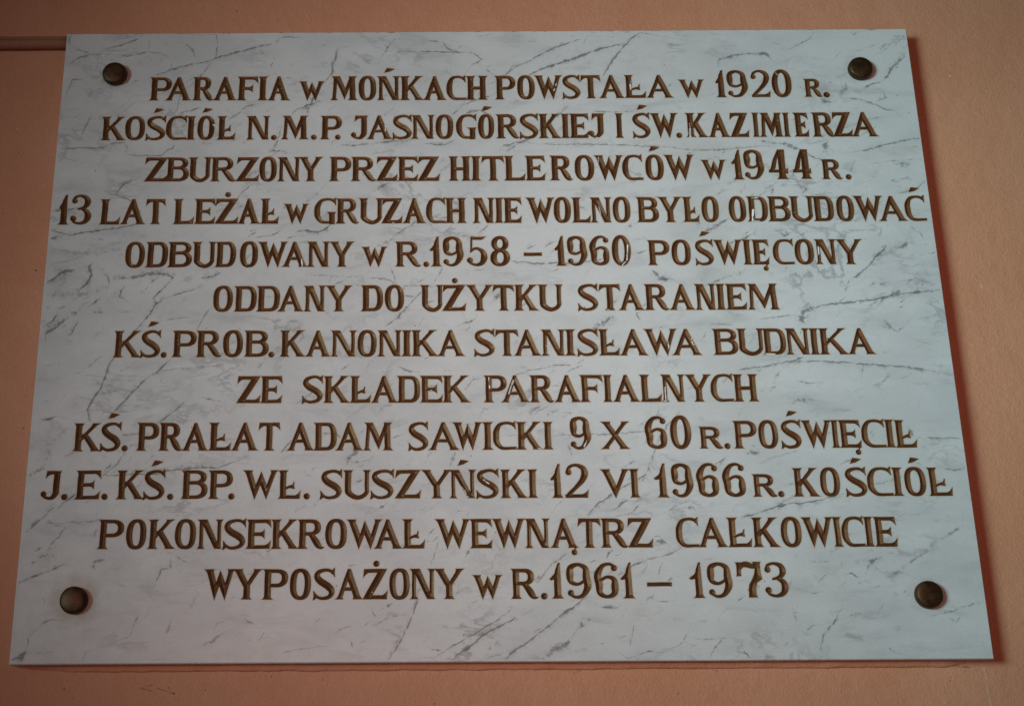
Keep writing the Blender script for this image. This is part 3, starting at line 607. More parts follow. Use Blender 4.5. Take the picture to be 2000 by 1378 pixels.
VEINS = [
  (5,.9,"-260,351 -295,341 -317,334 -334,328 -356,323 -372,318 -381,314 -390,311"),
  (4,.6,"-322,367 -320,352 -321,334 -331,320 -339,307 -353,293 -361,283 -363,266 -370,256"),
  (4,.7,"-408,366 -426,355 -438,350 -451,347"),
  (4,.6,"-487,346 -468,339 -444,339 -425,336 -403,342 -385,339 -377,334"),
  (4,.7,"-358,352 -349,345 -346,336"),
  (4,.4,"-401,358 -402,344"),
  (5,.7,"-492,327 -482,335 -469,339"),
  (6,.7,"-499,215 -485,215 -469,216 -448,216 -434,222 -422,223 -418,216 -420,209"),
  (5,.6,"-264,273 -283,268 -295,257 -305,249"),
  (5,.6,"-336,267 -351,263 -362,259"),
  (6,.7,"-367,214 -379,205 -402,205 -416,206"),
  (4,.4,"-338,311 -356,300 -384,286 -413,283"),
  (4,.4,"-414,274 -429,260 -435,251"),
  (5,.4,"-490,297 -479,294 -469,287"),
  (7,.5,"-494,287 -489,305 -476,306"),
  (5,.5,"-472,232 -466,251 -462,258"),
  (12,.4,"-496,353 -500,362 -494,368"),
  (7,.8,"-177,345 -179,331 -184,322 -182,314 -188,305 -195,297 -200,289 -209,268 -211,260"),
  (12,.6,"-179,332 -183,325 -189,321"),
  (6,.8,"-196,275 -209,270 -220,266 -228,260"),
  (5,.6,"-241,241 -246,220 -252,210"),
  (5,.6,"-107,340 -76,340 -52,339 -36,339 -17,338 -6,329 -17,322 -27,310"),
  (5,.7,"-68,355 -52,353 -46,344 -33,339"),
  (12,.6,"-34,344 -30,348"),
  (8,.6,"-171,217 -152,217 -138,219 -121,221 -107,222 -95,222"),
  (6,.6,"-75,218 -53,217 -38,224"),
  (5,.6,"-130,207 -110,210"),
  (5,.6,"19,206 33,218 38,221"),
  (5,.6,"41,324 22,309 1,295"),
  (5,.6,"-2,316 6,309 11,306"),
  (5,.6,"-31,267 -18,274 4,281 9,285"),
  (5,.6,"-58,246 -40,258 -31,267"),
  (6,.6,"-14,260 -26,258 -12,262 0,256"),
  (9,.5,"-135,158 -126,163 -116,169"),
  (4,.7,"-254,208 -249,211 -235,209"),
  (10,.5,"-198,347 -193,350"),
  (10,.5,"-271,346 -264,338"),
  (6,.6,"-274,346 -265,350 -255,352"),
  (7,.5,"-244,360 -233,361 -222,360"),
  (7,.5,"-183,218 -177,225"),
  (5,.5,"-7,293 -23,281 -31,267"),
  (6,.4,"-236,295 -225,298 -216,307"),
  (8,1,"49,308 65,316 84,323 105,331 125,339 141,344 158,348"),
  (5,.8,"35,320 45,324 61,334 77,343 93,349 110,355"),
  (6,.9,"183,364 170,354 156,337 144,321 136,307"),
  (5,.4,"28,270 37,274"),
  (6,.8,"93,266 85,258 71,247 63,239 50,226"),
  (6,.9,"14,214 40,221 48,224"),
  (4,.7,"46,218 73,216 104,217 131,216 158,215 181,213 211,212 227,209 250,208 279,209 316,213 329,211"),
  (4,.6,"121,259 152,258 175,259"),
  (6,.6,"272,318 273,326 292,333 314,335 330,336 335,330"),
  (14,.4,"276,327 299,334 327,334"),
  (9,.5,"79,211 80,219"),
  (5,.3,"122,361 112,348"),
  (12,.6,"329,212 320,218 316,219"),
  (5,.5,"357,340 384,354 389,362"),
  (5,.5,"497,358 481,342"),
  (7,.8,"494,330 478,316 470,303 465,298"),
  (12,.8,"453,294 461,295"),
  (9,.7,"476,316 471,305"),
  (5,.6,"415,276 437,272 455,264 466,258 473,258"),
  (5,.7,"498,221 480,219 458,214 436,207 417,204"),
  (18,.5,"389,274 399,268"),
  (14,.6,"409,277 420,287"),
  (7,.6,"456,271 465,275 463,280"),
  (8,.5,"314,220 329,216 346,215 357,209"),
  (12,.6,"341,215 357,209"),
  (14,.8,"391,218 385,206 381,202"),
  (5,.9,"367,202 376,196 381,196"),
  (4,.6,"420,194 415,182 412,177"),
  (4,.4,"497,195 462,193 423,187"),
  (14,.7,"466,189 483,190"),
  (12,.7,"473,186 478,185"),
  (10,.6,"489,211 493,211"),
  (5,.5,"391,219 411,235 434,245 458,250"),
  (8,.8,"320,333 330,335 334,329"),
  (8,.5,"342,349 345,347"),
  (12,.5,"492,357 496,358"),
  (7,.5,"434,363 437,359 441,363"),
  (4,.3,"429,334 464,347"),
  (10,.5,"478,277 481,280"),
  (9,.8,"494,219 499,222"),
  (6,.4,"425,223 448,236"),
  (8,.7,"-498,135 -489,137 -477,138 -470,140"),
  (5,.7,"-437,157 -425,155 -413,150 -406,146 -396,131"),
  (6,.7,"-427,157 -420,168 -408,175"),
  (7,.7,"-499,112 -476,106 -457,110 -434,113 -410,117 -397,120"),
  (9,.7,"-498,102 -491,103 -482,105"),
  (10,.5,"-500,112 -495,113 -489,116"),
  (16,.6,"-497,67 -493,68"),
  (8,.9,"-498,49 -490,52 -483,60 -467,65"),
  (10,1,"-483,60 -473,64"),
  (8,1,"-447,73 -451,68 -447,58 -452,47 -459,41"),
  (5,.7,"-435,61 -429,55 -427,45"),
  (9,.9,"-420,53 -400,54 -383,59 -365,58 -357,54"),
  (5,.8,"-356,58 -362,46 -371,37 -377,29 -374,23 -378,13 -385,4 -391,-4 -396,-10 -401,-20 -409,-31 -416,-41"),
  (8,.9,"-378,13 -385,4"),
  (14,.6,"-324,53 -315,55 -303,59"),
  (5,.6,"-329,41 -347,35 -364,29 -373,23"),
  (6,.7,"-437,29 -447,21"),
  (10,1.2,"-460,14 -457,17"),
  (9,1.2,"-493,-12 -485,-5 -470,7"),
  (5,.8,"-498,-3 -488,1 -482,12"),
  (5,.8,"-469,-15 -464,-12 -459,3"),
  (12,.7,"-494,19 -491,19"),
  (10,.6,"-442,13 -429,13"),
  (6,.8,"-409,29 -415,31 -411,42"),
  (5,.6,"-273,167 -285,156 -289,149"),
  (5,.5,"-311,19 -318,10 -324,-3 -327,-11"),
  (4,.5,"-372,1 -356,5 -338,6"),
  (30,.25,"-500,83 -462,83 -418,89"),
  (30,.3,"-496,34 -458,34 -429,42"),
  (6,.6,"-449,101 -438,101"),
  (6,.5,"-419,81 -413,82"),
  (7,.6,"-382,46 -378,51 -373,54"),
  (7,.8,"-220,109 -208,110 -196,108 -190,110 -181,117"),
  (4,.7,"-75,127 -100,110 -109,102 -121,92 -125,91"),
  (4,.7,"-3,116 -15,106"),
  (4,.5,"-44,115 -51,108"),
  (4,.6,"-115,66 -110,55 -109,45 -114,49 -129,52 -137,52"),
  (4,.4,"-207,56 -182,55 -159,54 -144,54"),
  (14,.8,"-103,9 -108,2"),
  (8,.7,"-110,1 -119,-5"),
  (6,.7,"-79,35 -92,21 -103,9"),
  (6,.7,"-64,48 -58,58 -55,66"),
  (5,.5,"-266,102 -250,104 -236,111"),
  (6,.8,"-35,-3 -20,2"),
  (14,.6,"-27,-8 -26,-6"),
  (14,.6,"0,27 6,32"),
  (5,.6,"-176,44 -165,50"),
  (4,.6,"-100,43 -82,42"),
  (5,.5,"-98,31 -86,29"),
  (9,.6,"1,24 9,33"),
  (7,.6,"-20,3 -27,-3"),
  (14,.6,"-76,-43 -73,-42"),
  (5,.4,"-166,94 -154,96"),
  (6,.6,"18,144 22,141 16,133"),
  (5,.6,"-23,59 -10,62"),
  (12,.5,"25,-23 22,-31"),
  (5,.8,"22,71 36,70 48,68 61,68 72,69 84,68 97,70 112,71 130,74"),
  (6,.7,"48,68 61,68"),
  (5,.6,"155,81 165,80 174,83"),
  (4,.5,"97,138 109,135"),
  (4,.4,"158,130 170,130"),
  (9,.6,"266,119 255,113 242,106 239,101"),
  (5,.8,"269,122 260,118"),
  (6,.7,"295,103 282,96 264,90"),
  (15,.8,"180,58 184,50 198,48"),
  (8,.8,"187,47 198,49"),
  (8,.5,"261,51 245,43 234,40"),
  (14,.8,"134,6 124,-1 115,-7 108,-13"),
  (7,.7,"163,9 158,9 161,1"),
  (5,.5,"238,-5 262,-6"),
  (8,.5,"233,-15 228,-23"),
  (12,.5,"153,112 163,115"),
  (8,.5,"38,85 48,90"),
  (5,.5,"60,88 73,96"),
  (14,.4,"267,52 280,57"),
  (6,.5,"306,149 315,157"),
  (10,.5,"181,-10 187,-7"),
  (12,.6,"92,-49 97,-46"),
  (8,.5,"83,-52 63,-52"),
  (6,.6,"500,166 485,157 465,152"),
  (10,.6,"459,168 466,166"),
  (12,.7,"466,160 470,160"),
  (8,.7,"445,88 431,75 420,62 403,49"),
  (16,.9,"439,86 444,88"),
  (14,.9,"430,74 434,76"),
  (16,.9,"418,62 423,65"),
  (12,.6,"398,47 406,50"),
  (16,.7,"449,80 457,85 468,89"),
  (6,.8,"501,34 475,31 458,30 442,27 422,22 407,21 391,19 376,18 353,14"),
  (14,.9,"467,31 476,31"),
  (16,.8,"442,28 453,31 456,28"),
  (16,.7,"404,16 407,19"),
  (16,.8,"430,20 433,24"),
  (12,.7,"453,20 455,22"),
  (16,.9,"354,15 343,8 340,-1 342,-4"),
  (6,.7,"341,-9 337,-17"),
  (5,.5,"292,0 314,3 335,5"),
  (14,.7,"379,4 384,7"),
  (16,.7,"479,105 484,102"),
  (14,.6,"484,88 489,89"),
  (14,.6,"495,78 500,79"),
  (12,.8,"464,45 466,46"),
  (12,.5,"420,40 428,43"),
  (12,.5,"446,-13 451,-10"),
  (6,.6,"470,-28 478,-30"),
  (10,.6,"320,107 331,107 334,103"),
  (8,.6,"320,107 330,100 338,104"),
  (6,.5,"345,98 355,105"),
  (10,.5,"449,57 452,57"),
  (10,.5,"469,62 472,62"),
  (14,.5,"447,13 453,14"),
  (6,.5,"308,155 330,167"),
  (10,.6,"355,153 363,160 350,160"),
  (5,.9,"-416,-41 -421,-48 -423,-58 -428,-75 -435,-86 -441,-99 -438,-105 -437,-112"),
  (7,.9,"-427,-75 -435,-86"),
  (5,.8,"-354,-43 -367,-56 -381,-66 -394,-81 -408,-98 -419,-108"),
  (8,.9,"-360,-48 -367,-56"),
  (4,.5,"-422,-58 -405,-60 -378,-62 -355,-54 -320,-51 -300,-49"),
  (5,.7,"-333,-88 -343,-98 -354,-107 -365,-115"),
  (4,.4,"-441,-100 -425,-99"),
  (5,1,"-423,-171 -406,-172 -386,-171 -360,-170 -343,-166 -318,-164 -295,-164 -284,-159 -267,-154"),
  (4,.6,"-403,-128 -386,-126 -374,-126"),
  (5,.6,"-411,-159 -419,-169"),
  (6,1,"-445,-190 -455,-199 -464,-208"),
  (5,.8,"-468,-205 -476,-215 -488,-225 -493,-232"),
  (5,.8,"-459,-150 -454,-147 -445,-145"),
  (7,.7,"-489,-111 -472,-106"),
  (5,.5,"-467,-223 -453,-222 -425,-221 -416,-218"),
  (12,.6,"-492,-155 -488,-154"),
  (7,.5,"-491,-49 -483,-47"),
  (8,.4,"-446,-52 -429,-38"),
  (20,.3,"-482,-164 -477,-138 -461,-120"),
  (10,.5,"-499,-171 -482,-164"),
  (4,.4,"-397,-102 -425,-101"),
  (5,.5,"-457,-58 -450,-57"),
  (8,.5,"-487,-226 -495,-232"),
  (6,.5,"-319,-86 -295,-91"),
  (8,.4,"-393,-141 -404,-159 -420,-173"),
  (6,.5,"-498,-174 -483,-161"),
  (8,.9,"-171,-126 -167,-132"),
  (14,.8,"-148,-139 -151,-148 -159,-158"),
  (5,.5,"-193,-127 -174,-127"),
  (6,.7,"-114,-132 -103,-130"),
  (4,.7,"-105,-52 -92,-58 -81,-59"),
  (5,.7,"-167,-55 -159,-50"),
  (14,.7,"-44,-150 -48,-159"),
  (5,.5,"-27,-69 -12,-65"),
  (10,.5,"-157,-158 -137,-157"),
  (8,.5,"-230,-148 -219,-134"),
  (5,.5,"-194,-78 -215,-94"),
  (9,.6,"-146,-82 -143,-82"),
  (9,.5,"-177,-200 -182,-201"),
  (9,.6,"-70,-209 -66,-207"),
  (9,.6,"-42,-212 -38,-212"),
  (10,.6,"-125,-209 -119,-206"),
  (10,.5,"-131,-218 -122,-216"),
  (14,.7,"-80,-184 -71,-182"),
  (10,.5,"-94,-160 -90,-154"),
  (14,.5,"-13,-100 -9,-101"),
  (5,.4,"-204,-201 -204,-206"),
  (8,.5,"-151,-182 -142,-177"),
  (5,.5,"-73,-75 -57,-72"),
  (12,.5,"15,-131 19,-130"),
  (4,.5,"-260,-48 -252,-47"),
  (5,.5,"19,-64 41,-57 63,-53"),
  (6,.6,"310,-51 289,-55 267,-58"),
  (5,.6,"61,-131 89,-130 117,-130 146,-128 161,-127"),
  (14,.6,"157,-117 163,-115"),
  (6,.5,"177,-101 173,-109"),
  (6,.5,"198,-106 183,-121 171,-141 166,-157 155,-179"),
  (6,.7,"93,-218 105,-206 121,-195 136,-186 150,-179 162,-172"),
  (5,.6,"140,-216 150,-205"),
  (6,.7,"119,-213 136,-202"),
  (5,.8,"232,-163 244,-156"),
  (5,.7,"295,-209 276,-216 256,-220"),
  (18,.7,"199,-210 206,-210"),
  (14,.6,"182,-212 185,-210"),
  (6,.5,"169,-132 157,-141"),
  (14,.5,"62,-206 67,-203"),
  (8,.6,"99,-186 104,-182"),
  (18,.5,"167,-113 180,-112"),
  (12,.5,"77,-139 79,-149"),
  (6,.5,"146,-159 134,-167"),
  (14,.6,"268,-152 280,-151"),
  (10,.7,"274,-143 278,-146"),
  (6,.5,"36,-105 50,-97"),
  (6,.5,"70,-105 84,-106"),
  (14,.5,"300,-79 304,-78"),
  (5,.6,"62,-75 69,-75"),
  (8,.5,"161,-165 164,-172"),
  (5,.6,"286,-55 267,-58"),
  (6,.6,"80,-59 95,-52"),
  (4,.9,"287,-56 309,-51 328,-48 353,-49 389,-51 412,-53 441,-55 461,-58 483,-62 501,-66"),
  (7,.7,"459,-57 467,-59"),
  (4,.7,"452,-135 473,-136 500,-137"),
  (5,.5,"502,-169 487,-172 473,-169"),
  (5,.8,"273,-215 292,-210 305,-207 328,-205 352,-200 367,-195"),
  (12,.9,"295,-209 305,-207"),
  (6,.4,"278,-163 295,-156 322,-149"),
  (8,1,"328,-47 337,-44"),
  (5,.4,"329,-72 343,-74 356,-73"),
  (8,.4,"350,-78 356,-74"),
  (14,.5,"325,-93 340,-92"),
  (14,.5,"390,-83 395,-81"),
  (14,.6,"443,-127 446,-133"),
  (12,.5,"454,-106 456,-102"),
  (12,.5,"489,-148 490,-147"),
  (12,.5,"446,-68 450,-66"),
  (14,.4,"301,-78 303,-80"),
  (8,.4,"369,-104 382,-104"),
  (8,.6,"422,-220 427,-218"),
  (10,.6,"486,-172 489,-171"),
  (6,.5,"400,-186 418,-182 429,-178"),
  (6,.4,"455,-76 472,-75"),
  (5,.8,"-499,-285 -483,-278 -469,-273 -455,-267"),
  (15,.8,"-485,-264 -479,-259 -469,-255"),
  (5,.6,"-455,-228 -465,-242 -471,-251"),
  (13,.7,"-422,-269 -419,-263 -411,-261"),
  (14,.8,"-330,-262 -333,-260"),
  (14,.8,"-341,-264 -341,-271"),
  (6,.7,"-343,-271 -351,-272 -354,-280 -357,-289"),
  (4,.6,"-372,-319 -377,-332 -380,-340"),
  (14,1.1,"-483,-342 -482,-344"),
  (9,1.1,"-497,-362 -489,-360 -484,-354"),
  (12,1.1,"-488,-357 -484,-354"),
  (7,.4,"-316,-289 -311,-297 -315,-304"),
  (5,.5,"-466,-225 -455,-225"),
  (8,.5,"-485,-252 -476,-248"),
  (9,.5,"-380,-300 -375,-297"),
  (8,.4,"-347,-254 -339,-254"),
  (9,.6,"-320,-283 -318,-283"),
  (10,.5,"-343,-363 -341,-361"),
  (6,.6,"-423,-355 -420,-355"),
  (8,.4,"-399,-271 -393,-270"),
  (8,.6,"-264,-319 -260,-318"),
  (7,.5,"-261,-324 -252,-329"),
  (5,.5,"-426,-367 -423,-358"),
  (10,.4,"-473,-300 -470,-302"),
  (5,.5,"-63,-245 -66,-256 -71,-268"),
  (5,.8,"-83,-293 -87,-310 -89,-319 -96,-333 -102,-346 -109,-357 -115,-368"),
  (7,.8,"-87,-312 -89,-316"),
  (6,.6,"12,-314 -1,-324 -18,-334 -37,-345 -52,-353 -66,-362"),
  (7,.8,"15,-324 0,-332 -18,-340 -29,-350 -40,-357 -48,-366"),
  (12,.9,"-29,-350 -40,-356"),
  (8,.8,"22,-351 12,-357 5,-367"),
  (4,.4,"-222,-357 -202,-353 -181,-351"),
  (9,.6,"-31,-253 -34,-259"),
  (10,.8,"-119,-312 -112,-309"),
  (14,.5,"-130,-319 -129,-320"),
  (14,.5,"-123,-327 -118,-324"),
  (12,.5,"-141,-332 -138,-330"),
  (10,.5,"-154,-331 -150,-330"),
  (14,.7,"-71,-355 -66,-355"),
  (12,.6,"-13,-355 -7,-351"),
  (10,.8,"-55,-365 -52,-362"),
  (9,.5,"-242,-337 -243,-338"),
  (12,.5,"10,-317 12,-315"),
  (12,.5,"-157,-269 -151,-268"),
  (10,.5,"-104,-320 -94,-320"),
  (9,.6,"-28,-308 -25,-307"),
  (6,.4,"-18,-365 1,-359"),
  (6,.4,"-154,-344 -149,-355 -132,-353"),
  (4,.4,"-247,-345 -242,-337"),
  (6,.4,"-190,-328 -185,-323"),
  (10,.6,"-75,-244 -72,-244"),
  (5,.9,"90,-302 77,-312 64,-320 50,-331 39,-339 29,-347 11,-359"),
  (8,.8,"75,-313 63,-320"),
  (12,.7,"36,-337 39,-335"),
  (14,.9,"74,-341 70,-347 66,-350 53,-356 45,-368"),
  (6,.6,"69,-259 55,-268 45,-280 39,-288"),
  (6,.7,"189,-253 175,-260 155,-264 138,-271 128,-278 121,-281"),
  (7,.7,"188,-348 180,-353"),
  (5,.5,"228,-344 219,-353 212,-367"),
  (12,.8,"242,-359 250,-361"),
  (12,.9,"250,-361 251,-367"),
  (14,.5,"170,-268 167,-273"),
  (18,.7,"87,-329 81,-333"),
  (12,.9,"95,-267 100,-265"),
  (18,.7,"114,-258 118,-255"),
  (16,.9,"166,-245 174,-247"),
  (12,.6,"164,-240 168,-240"),
  (9,.5,"104,-313 121,-314"),
  (12,.5,"121,-327 123,-326"),
  (12,.5,"168,-308 169,-308"),
  (9,.4,"150,-307 159,-301"),
  (14,.4,"227,-320 230,-318"),
  (12,.9,"150,-358 152,-358"),
  (9,.6,"159,-359 163,-359"),
  (9,.6,"218,-354 221,-354"),
  (12,.5,"128,-365 129,-365"),
  (12,.4,"125,-343 127,-343"),
  (12,.4,"134,-343 136,-335"),
  (5,.7,"12,-326 17,-325"),
  (6,.4,"24,-320 35,-314"),
  (5,.4,"202,-346 230,-345"),
  (6,.6,"243,-309 252,-303"),
  (12,.5,"110,-289 112,-289"),
  (7,.5,"122,-260 126,-259"),
  (9,.8,"80,-239 81,-237"),
  (18,.9,"393,-265 388,-267 383,-273"),
  (14,.6,"427,-269 418,-275 400,-285"),
  (4,.5,"499,-310 479,-314 462,-320 442,-324"),
  (8,.4,"351,-316 341,-330 329,-343 323,-361"),
  (14,.7,"361,-280 365,-280"),
  (13,.7,"353,-293 356,-290"),
  (9,1.1,"341,-331 342,-329"),
  (14,.5,"322,-300 325,-300"),
  (14,.5,"360,-323 368,-321"),
  (14,.5,"301,-321 303,-329"),
  (10,.5,"312,-338 320,-333"),
  (10,.6,"403,-362 405,-362"),
  (10,.5,"331,-287 336,-283"),
  (10,.6,"404,-259 410,-259"),
  (9,.5,"400,-299 404,-299"),
  (12,.5,"459,-363 463,-361"),
  (9,.4,"485,-249 488,-249"),
  (9,.5,"294,-334 296,-334"),
  (10,.4,"264,-320 275,-320"),
  (9,.4,"307,-259 311,-264"),
]
CHIPS = '81.4,300.0,78.1,289.4,0.88 167.3,296.7,167.4,288.4,0.99 233.6,242.6,232.9,225.2,1.32 232.1,230.4,233.9,224.9,1.32 124.0,225.1,126.3,224.7,0.99 -120.3,241.5,-120.0,235.9,0.77 297.8,133.2,296.1,118.3,1.32 297.8,147.4,305.0,147.9,0.99 299.2,118.8,304.0,118.7,0.88 153.1,90.5,151.3,72.6,0.88 151.3,72.6,145.7,65.6,0.88 191.0,-21.4,191.4,-31.5,0.66 216.7,-21.6,218.0,-27.8,0.77 123.2,136.9,124.4,129.4,0.77 126.6,13.0,128.8,12.5,0.88 -213.6,75.0,-212.5,66.9,0.99 -110.9,119.5,-109.4,119.0,0.77 -6.5,-65.0,-6.0,-77.2,0.77 19.6,-69.0,14.6,-83.4,0.77 -14.3,-178.5,-8.7,-182.8,0.88 -34.3,-190.3,-31.6,-196.8,0.88 -69.9,-78.8,-68.4,-79.4,0.88 20.7,-68.3,18.5,-72.8,0.88 184.0,-78.4,184.4,-90.5,0.66 182.9,-92.3,185.7,-92.8,0.88 96.5,-136.3,93.9,-142.9,0.99 187.0,-117.6,187.8,-118.2,0.77 45.2,-144.1,46.9,-145.6,0.88 340.0,307.7,341.0,306.3,0.88 383.9,250.8,384.2,245.6,0.77 297.7,-39.7,305.3,-40.7,0.88 366.9,86.0,366.8,79.5,0.99 298.8,-40.4,304.6,-40.4,0.99 125.1,200.1,125.2,195.0,0.77 301.3,-39.9,305.7,-40.2,0.99 -319.2,244.3,-318.6,243.4,0.99'.split()


def strip_polys(g):
    """-> list of small convex polygons (lists of points) in glyph units"""
    out = []
    for st in g:
        if isinstance(st, tuple) and st[0] == 'fan':
            c, p = st[1], st[2]
            for i in range(len(p)): out.append([c, p[i], p[(i + 1) % len(p)]])
        else:
            for a, b in zip(st[:-1], st[1:]):
                out.append([a[0], a[1], b[1], b[0]]); out.append([a[1], a[2], b[2], b[1]])
    return out

def clean(poly_, eps=.02):
    q = []
    for p in poly_:
        if not q or (abs(p[0] - q[-1][0]) > eps or abs(p[1] - q[-1][1]) > eps): q.append(p)
    while len(q) > 1 and abs(q[0][0] - q[-1][0]) <= eps and abs(q[0][1] - q[-1][1]) <= eps: q.pop()
    return q
def area(q): return .5 * sum(q[i][0] * q[(i + 1) % len(q)][1] - q[(i + 1) % len(q)][0] * q[i][1] for i in range(len(q)))

class Pool:
    def __init__(self): self.v = []; self.ix = {}
    def add(self, p):
        k = (round(p[0] * 50), round(p[1] * 50))
        if k not in self.ix: self.ix[k] = len(self.v); self.v.append(Vector((k[0] / 50, k[1] / 50)))
        return self.ix[k]

SMALL = {'w': 1.0, 'r': 1.0}
def line_polys(text):
    global T, N
    out = []
    for tok in text.split():
        ch, x0, x1, yb, cap = tok.split(',')
        x0, x1, yb, cap = map(float, (x0, x1, yb, cap))
        ex = .25 if ch in 'OÓ0689235.-' else .65
        x0 -= ex; x1 += ex
        h = cap * (.79 if ch in 'wr' else 1.19 if ch in '0123456789' else 1.0)
        w = (x1 - x0) / h
        if ch == '.': w = max(w, .22)
        th = 1 + rng.normal(0, .02)
        sk = rng.normal(0, .006)
        T, N = (.244, .150) if ch in 'wr' else (.216, .132)
        for p in strip_polys(glyph(ch, w)):
            q = [(x0 + (x + sk * (y - .5)) * h + rng.normal(0, .045), yb + y * h) for x, y in p]
            # a shared hand-cut wobble that depends on place only, so neighbours stay joined
            q = [(x0 + (p[i][0] + sk * (p[i][1] - .5)) * h + .10 * math.sin(p[i][1] * 9 + x0) + .07 * math.sin(p[i][0] * 13 + x0 * .7),
                  yb + p[i][1] * h + .09 * math.sin(p[i][0] * 8 + x0 * 1.3)) for i in range(len(p))]
            q = [(round(a * 50) / 50, round(b * 50) / 50) for a, b in q]
            for tri in ([q[0], q[1], q[2]],) if len(q) == 3 else ([q[0], q[1], q[2]], [q[0], q[2], q[3]]):
                a = area(tri)
                if abs(a) > .004: out.append(tri if a > 0 else tri[::-1])
    return out

def covered(C, tris):
    """which of the points C lie in any of the triangles"""
    hit = np.zeros(len(C), bool)
    T3 = np.array(tris); lo, hi = T3.min(1), T3.max(1)
    o = np.argsort(C[:, 0]); X, Y = C[o, 0], C[o, 1]
    i0, i1 = np.searchsorted(X, lo[:, 0]), np.searchsorted(X, hi[:, 0])
    for (a, b, c), i, j in zip(T3.tolist(), i0, i1):
        if i == j: continue
        x, y = X[i:j], Y[i:j]
        hit[o[i:j]] |= (((b[0] - a[0]) * (y - a[1]) - (b[1] - a[1]) * (x - a[0]) >= -1e-6)
                        & ((c[0] - b[0]) * (y - b[1]) - (c[1] - b[1]) * (x - b[0]) >= -1e-6)
                        & ((a[0] - c[0]) * (y - c[1]) - (a[1] - c[1]) * (x - c[0]) >= -1e-6))
    return hit
def tri_edges(pool, tris):
    es = set()
    for q in tris:
        f = [pool.add(p) for p in q]
        for j in range(3):
            if f[j] != f[(j + 1) % 3]: es.add((min(f[j], f[(j + 1) % 3]), max(f[j], f[(j + 1) % 3])))
    return list(es)

def seg_dist(P, A, B, extra=None):
    """distance of points P to the nearest of segments A-B"""
    d = np.full(len(P), 1e9); arg = np.zeros(len(P), int); par = np.zeros(len(P))
    AB = B - A; L2 = (AB ** 2).sum(1) + 1e-12
    for i in range(0, len(P), 400):
        q = P[i:i + 400]
        t = np.clip(((q[:, None] - A[None]) * AB[None]).sum(2) / L2[None], 0, 1)
        r = np.linalg.norm(q[:, None] - A[None] - t[..., None] * AB[None], axis=2)
        if extra is not None: r = r / (extra[0][None] + (extra[1] - extra[0])[None] * t)
        j = r.argmin(1); k = np.arange(len(q))
        d[i:i + 400] = r[k, j]; arg[i:i + 400] = j; par[i:i + 400] = t[k, j]
    return d, arg, par

def near(P, A, B, reach):
    """distance to the nearest segment, looked up in 6 mm cells; 99 where nothing is within reach"""
    out = np.full(len(P), 99.0); C = 6.0
    cells = {}
    for i, (x, y) in enumerate(np.floor(P / C).astype(int)): cells.setdefault((x, y), []).append(i)
    lo, hi = np.minimum(A, B) - reach, np.maximum(A, B) + reach
    segs = {}
    for i, (l, h) in enumerate(zip(np.floor(lo / C).astype(int), np.floor(hi / C).astype(int))):
        for x in range(l[0], h[0] + 1):
            for y in range(l[1], h[1] + 1): segs.setdefault((x, y), []).append(i)
    for k, ip in cells.items():
        js = segs.get(k)
        if js is None: continue
        a, b, q = A[js], B[js], P[ip]; ab = b - a
        dx, dy = q[:, None, 0] - a[None, :, 0], q[:, None, 1] - a[None, :, 1]
        t = np.clip((dx * ab[:, 0] + dy * ab[:, 1]) / ((ab ** 2).sum(1) + 1e-12), 0, 1)
        out[ip] = np.sqrt(((dx - t * ab[:, 0]) ** 2 + (dy - t * ab[:, 1]) ** 2).min(1))
    return out

# ---- veins as thin strips in the plane of the slab
def fractal(pts, step=3.0, amp=.55):
    P = [np.array(pts[0], float)]
    for a, b in zip(pts[:-1], pts[1:]):
        a, b = np.array(a, float), np.array(b, float)
        L = np.linalg.norm(b - a); n = max(1, int(L / step))
        nn = np.array([-(b - a)[1], (b - a)[0]]) / (L + 1e-9)
        for i in range(1, n + 1):
            o = rng.normal(0, amp) if i < n else rng.normal(0, amp * .4)
            P.append(a + (b - a) * i / n + nn * o)
    return np.array(P)
vein_items = []                                   # (points, half widths, strength, kind)
for w, s, txt in VEINS:
    pts = [tuple(map(float, q.split(','))) for q in txt.split()]
    w_mm = w * .56 * .5
    kind = 'smudge' if w >= 9 else 'vein'
    if kind == 'vein': w_mm = max(w_mm * .80, .9)
    pts = [(min(max(x, -497.2), 497.2), min(max(y, -364.6), 364.6)) for x, y in pts]
    P = fractal(pts, 3.2 if kind == 'vein' else 3.0, .5 if kind == 'vein' else .35)
    s_ = np.linspace(0, 1, len(P))
    taper = .30 + .70 * np.clip(np.minimum(s_, 1 - s_) * 5, 0, 1)
    hw = w_mm * taper * (1 + .30 * np.sin(np.arange(len(P)) * 1.1 + w * 7 + P[0, 0]))
    vein_items.append((P, np.maximum(hw, .4), s, kind))
    if len(P) > 3:                                # the stone is clouded along most veins
        sl = slice(0, len(P), 2); side = rng.normal(0, 1.2)
        Q = P[sl] + np.array((-.5, .8)) * side
        vein_items.append((Q, np.maximum(hw[sl] * 2.6 + 1.6 + rng.uniform(-.6, 1.2, len(Q)), 1.5), .34 * s, 'smudge'))
for _ in range(560):                              # small fleck-like streaks everywhere
    x, y = rng.uniform(-488, 488), rng.uniform(-356, 356)
    a = math.radians(rng.normal(33, 16)); L = rng.uniform(3, 15)
    n = 3 if L > 7 else 2
    P = np.array([[x + math.cos(a) * L * i / (n - 1) + rng.normal(0, .5), y + math.sin(a) * L * i / (n - 1) + rng.normal(0, .5)] for i in range(n)])
    hw = np.full(n, rng.uniform(1.1, 3.6)); hw[-1] *= .5
    vein_items.append((P, hw, rng.uniform(.10, .46), 'smudge'))
CH = [tuple(float(v) for v in q.split(',')) for q in CHIPS]

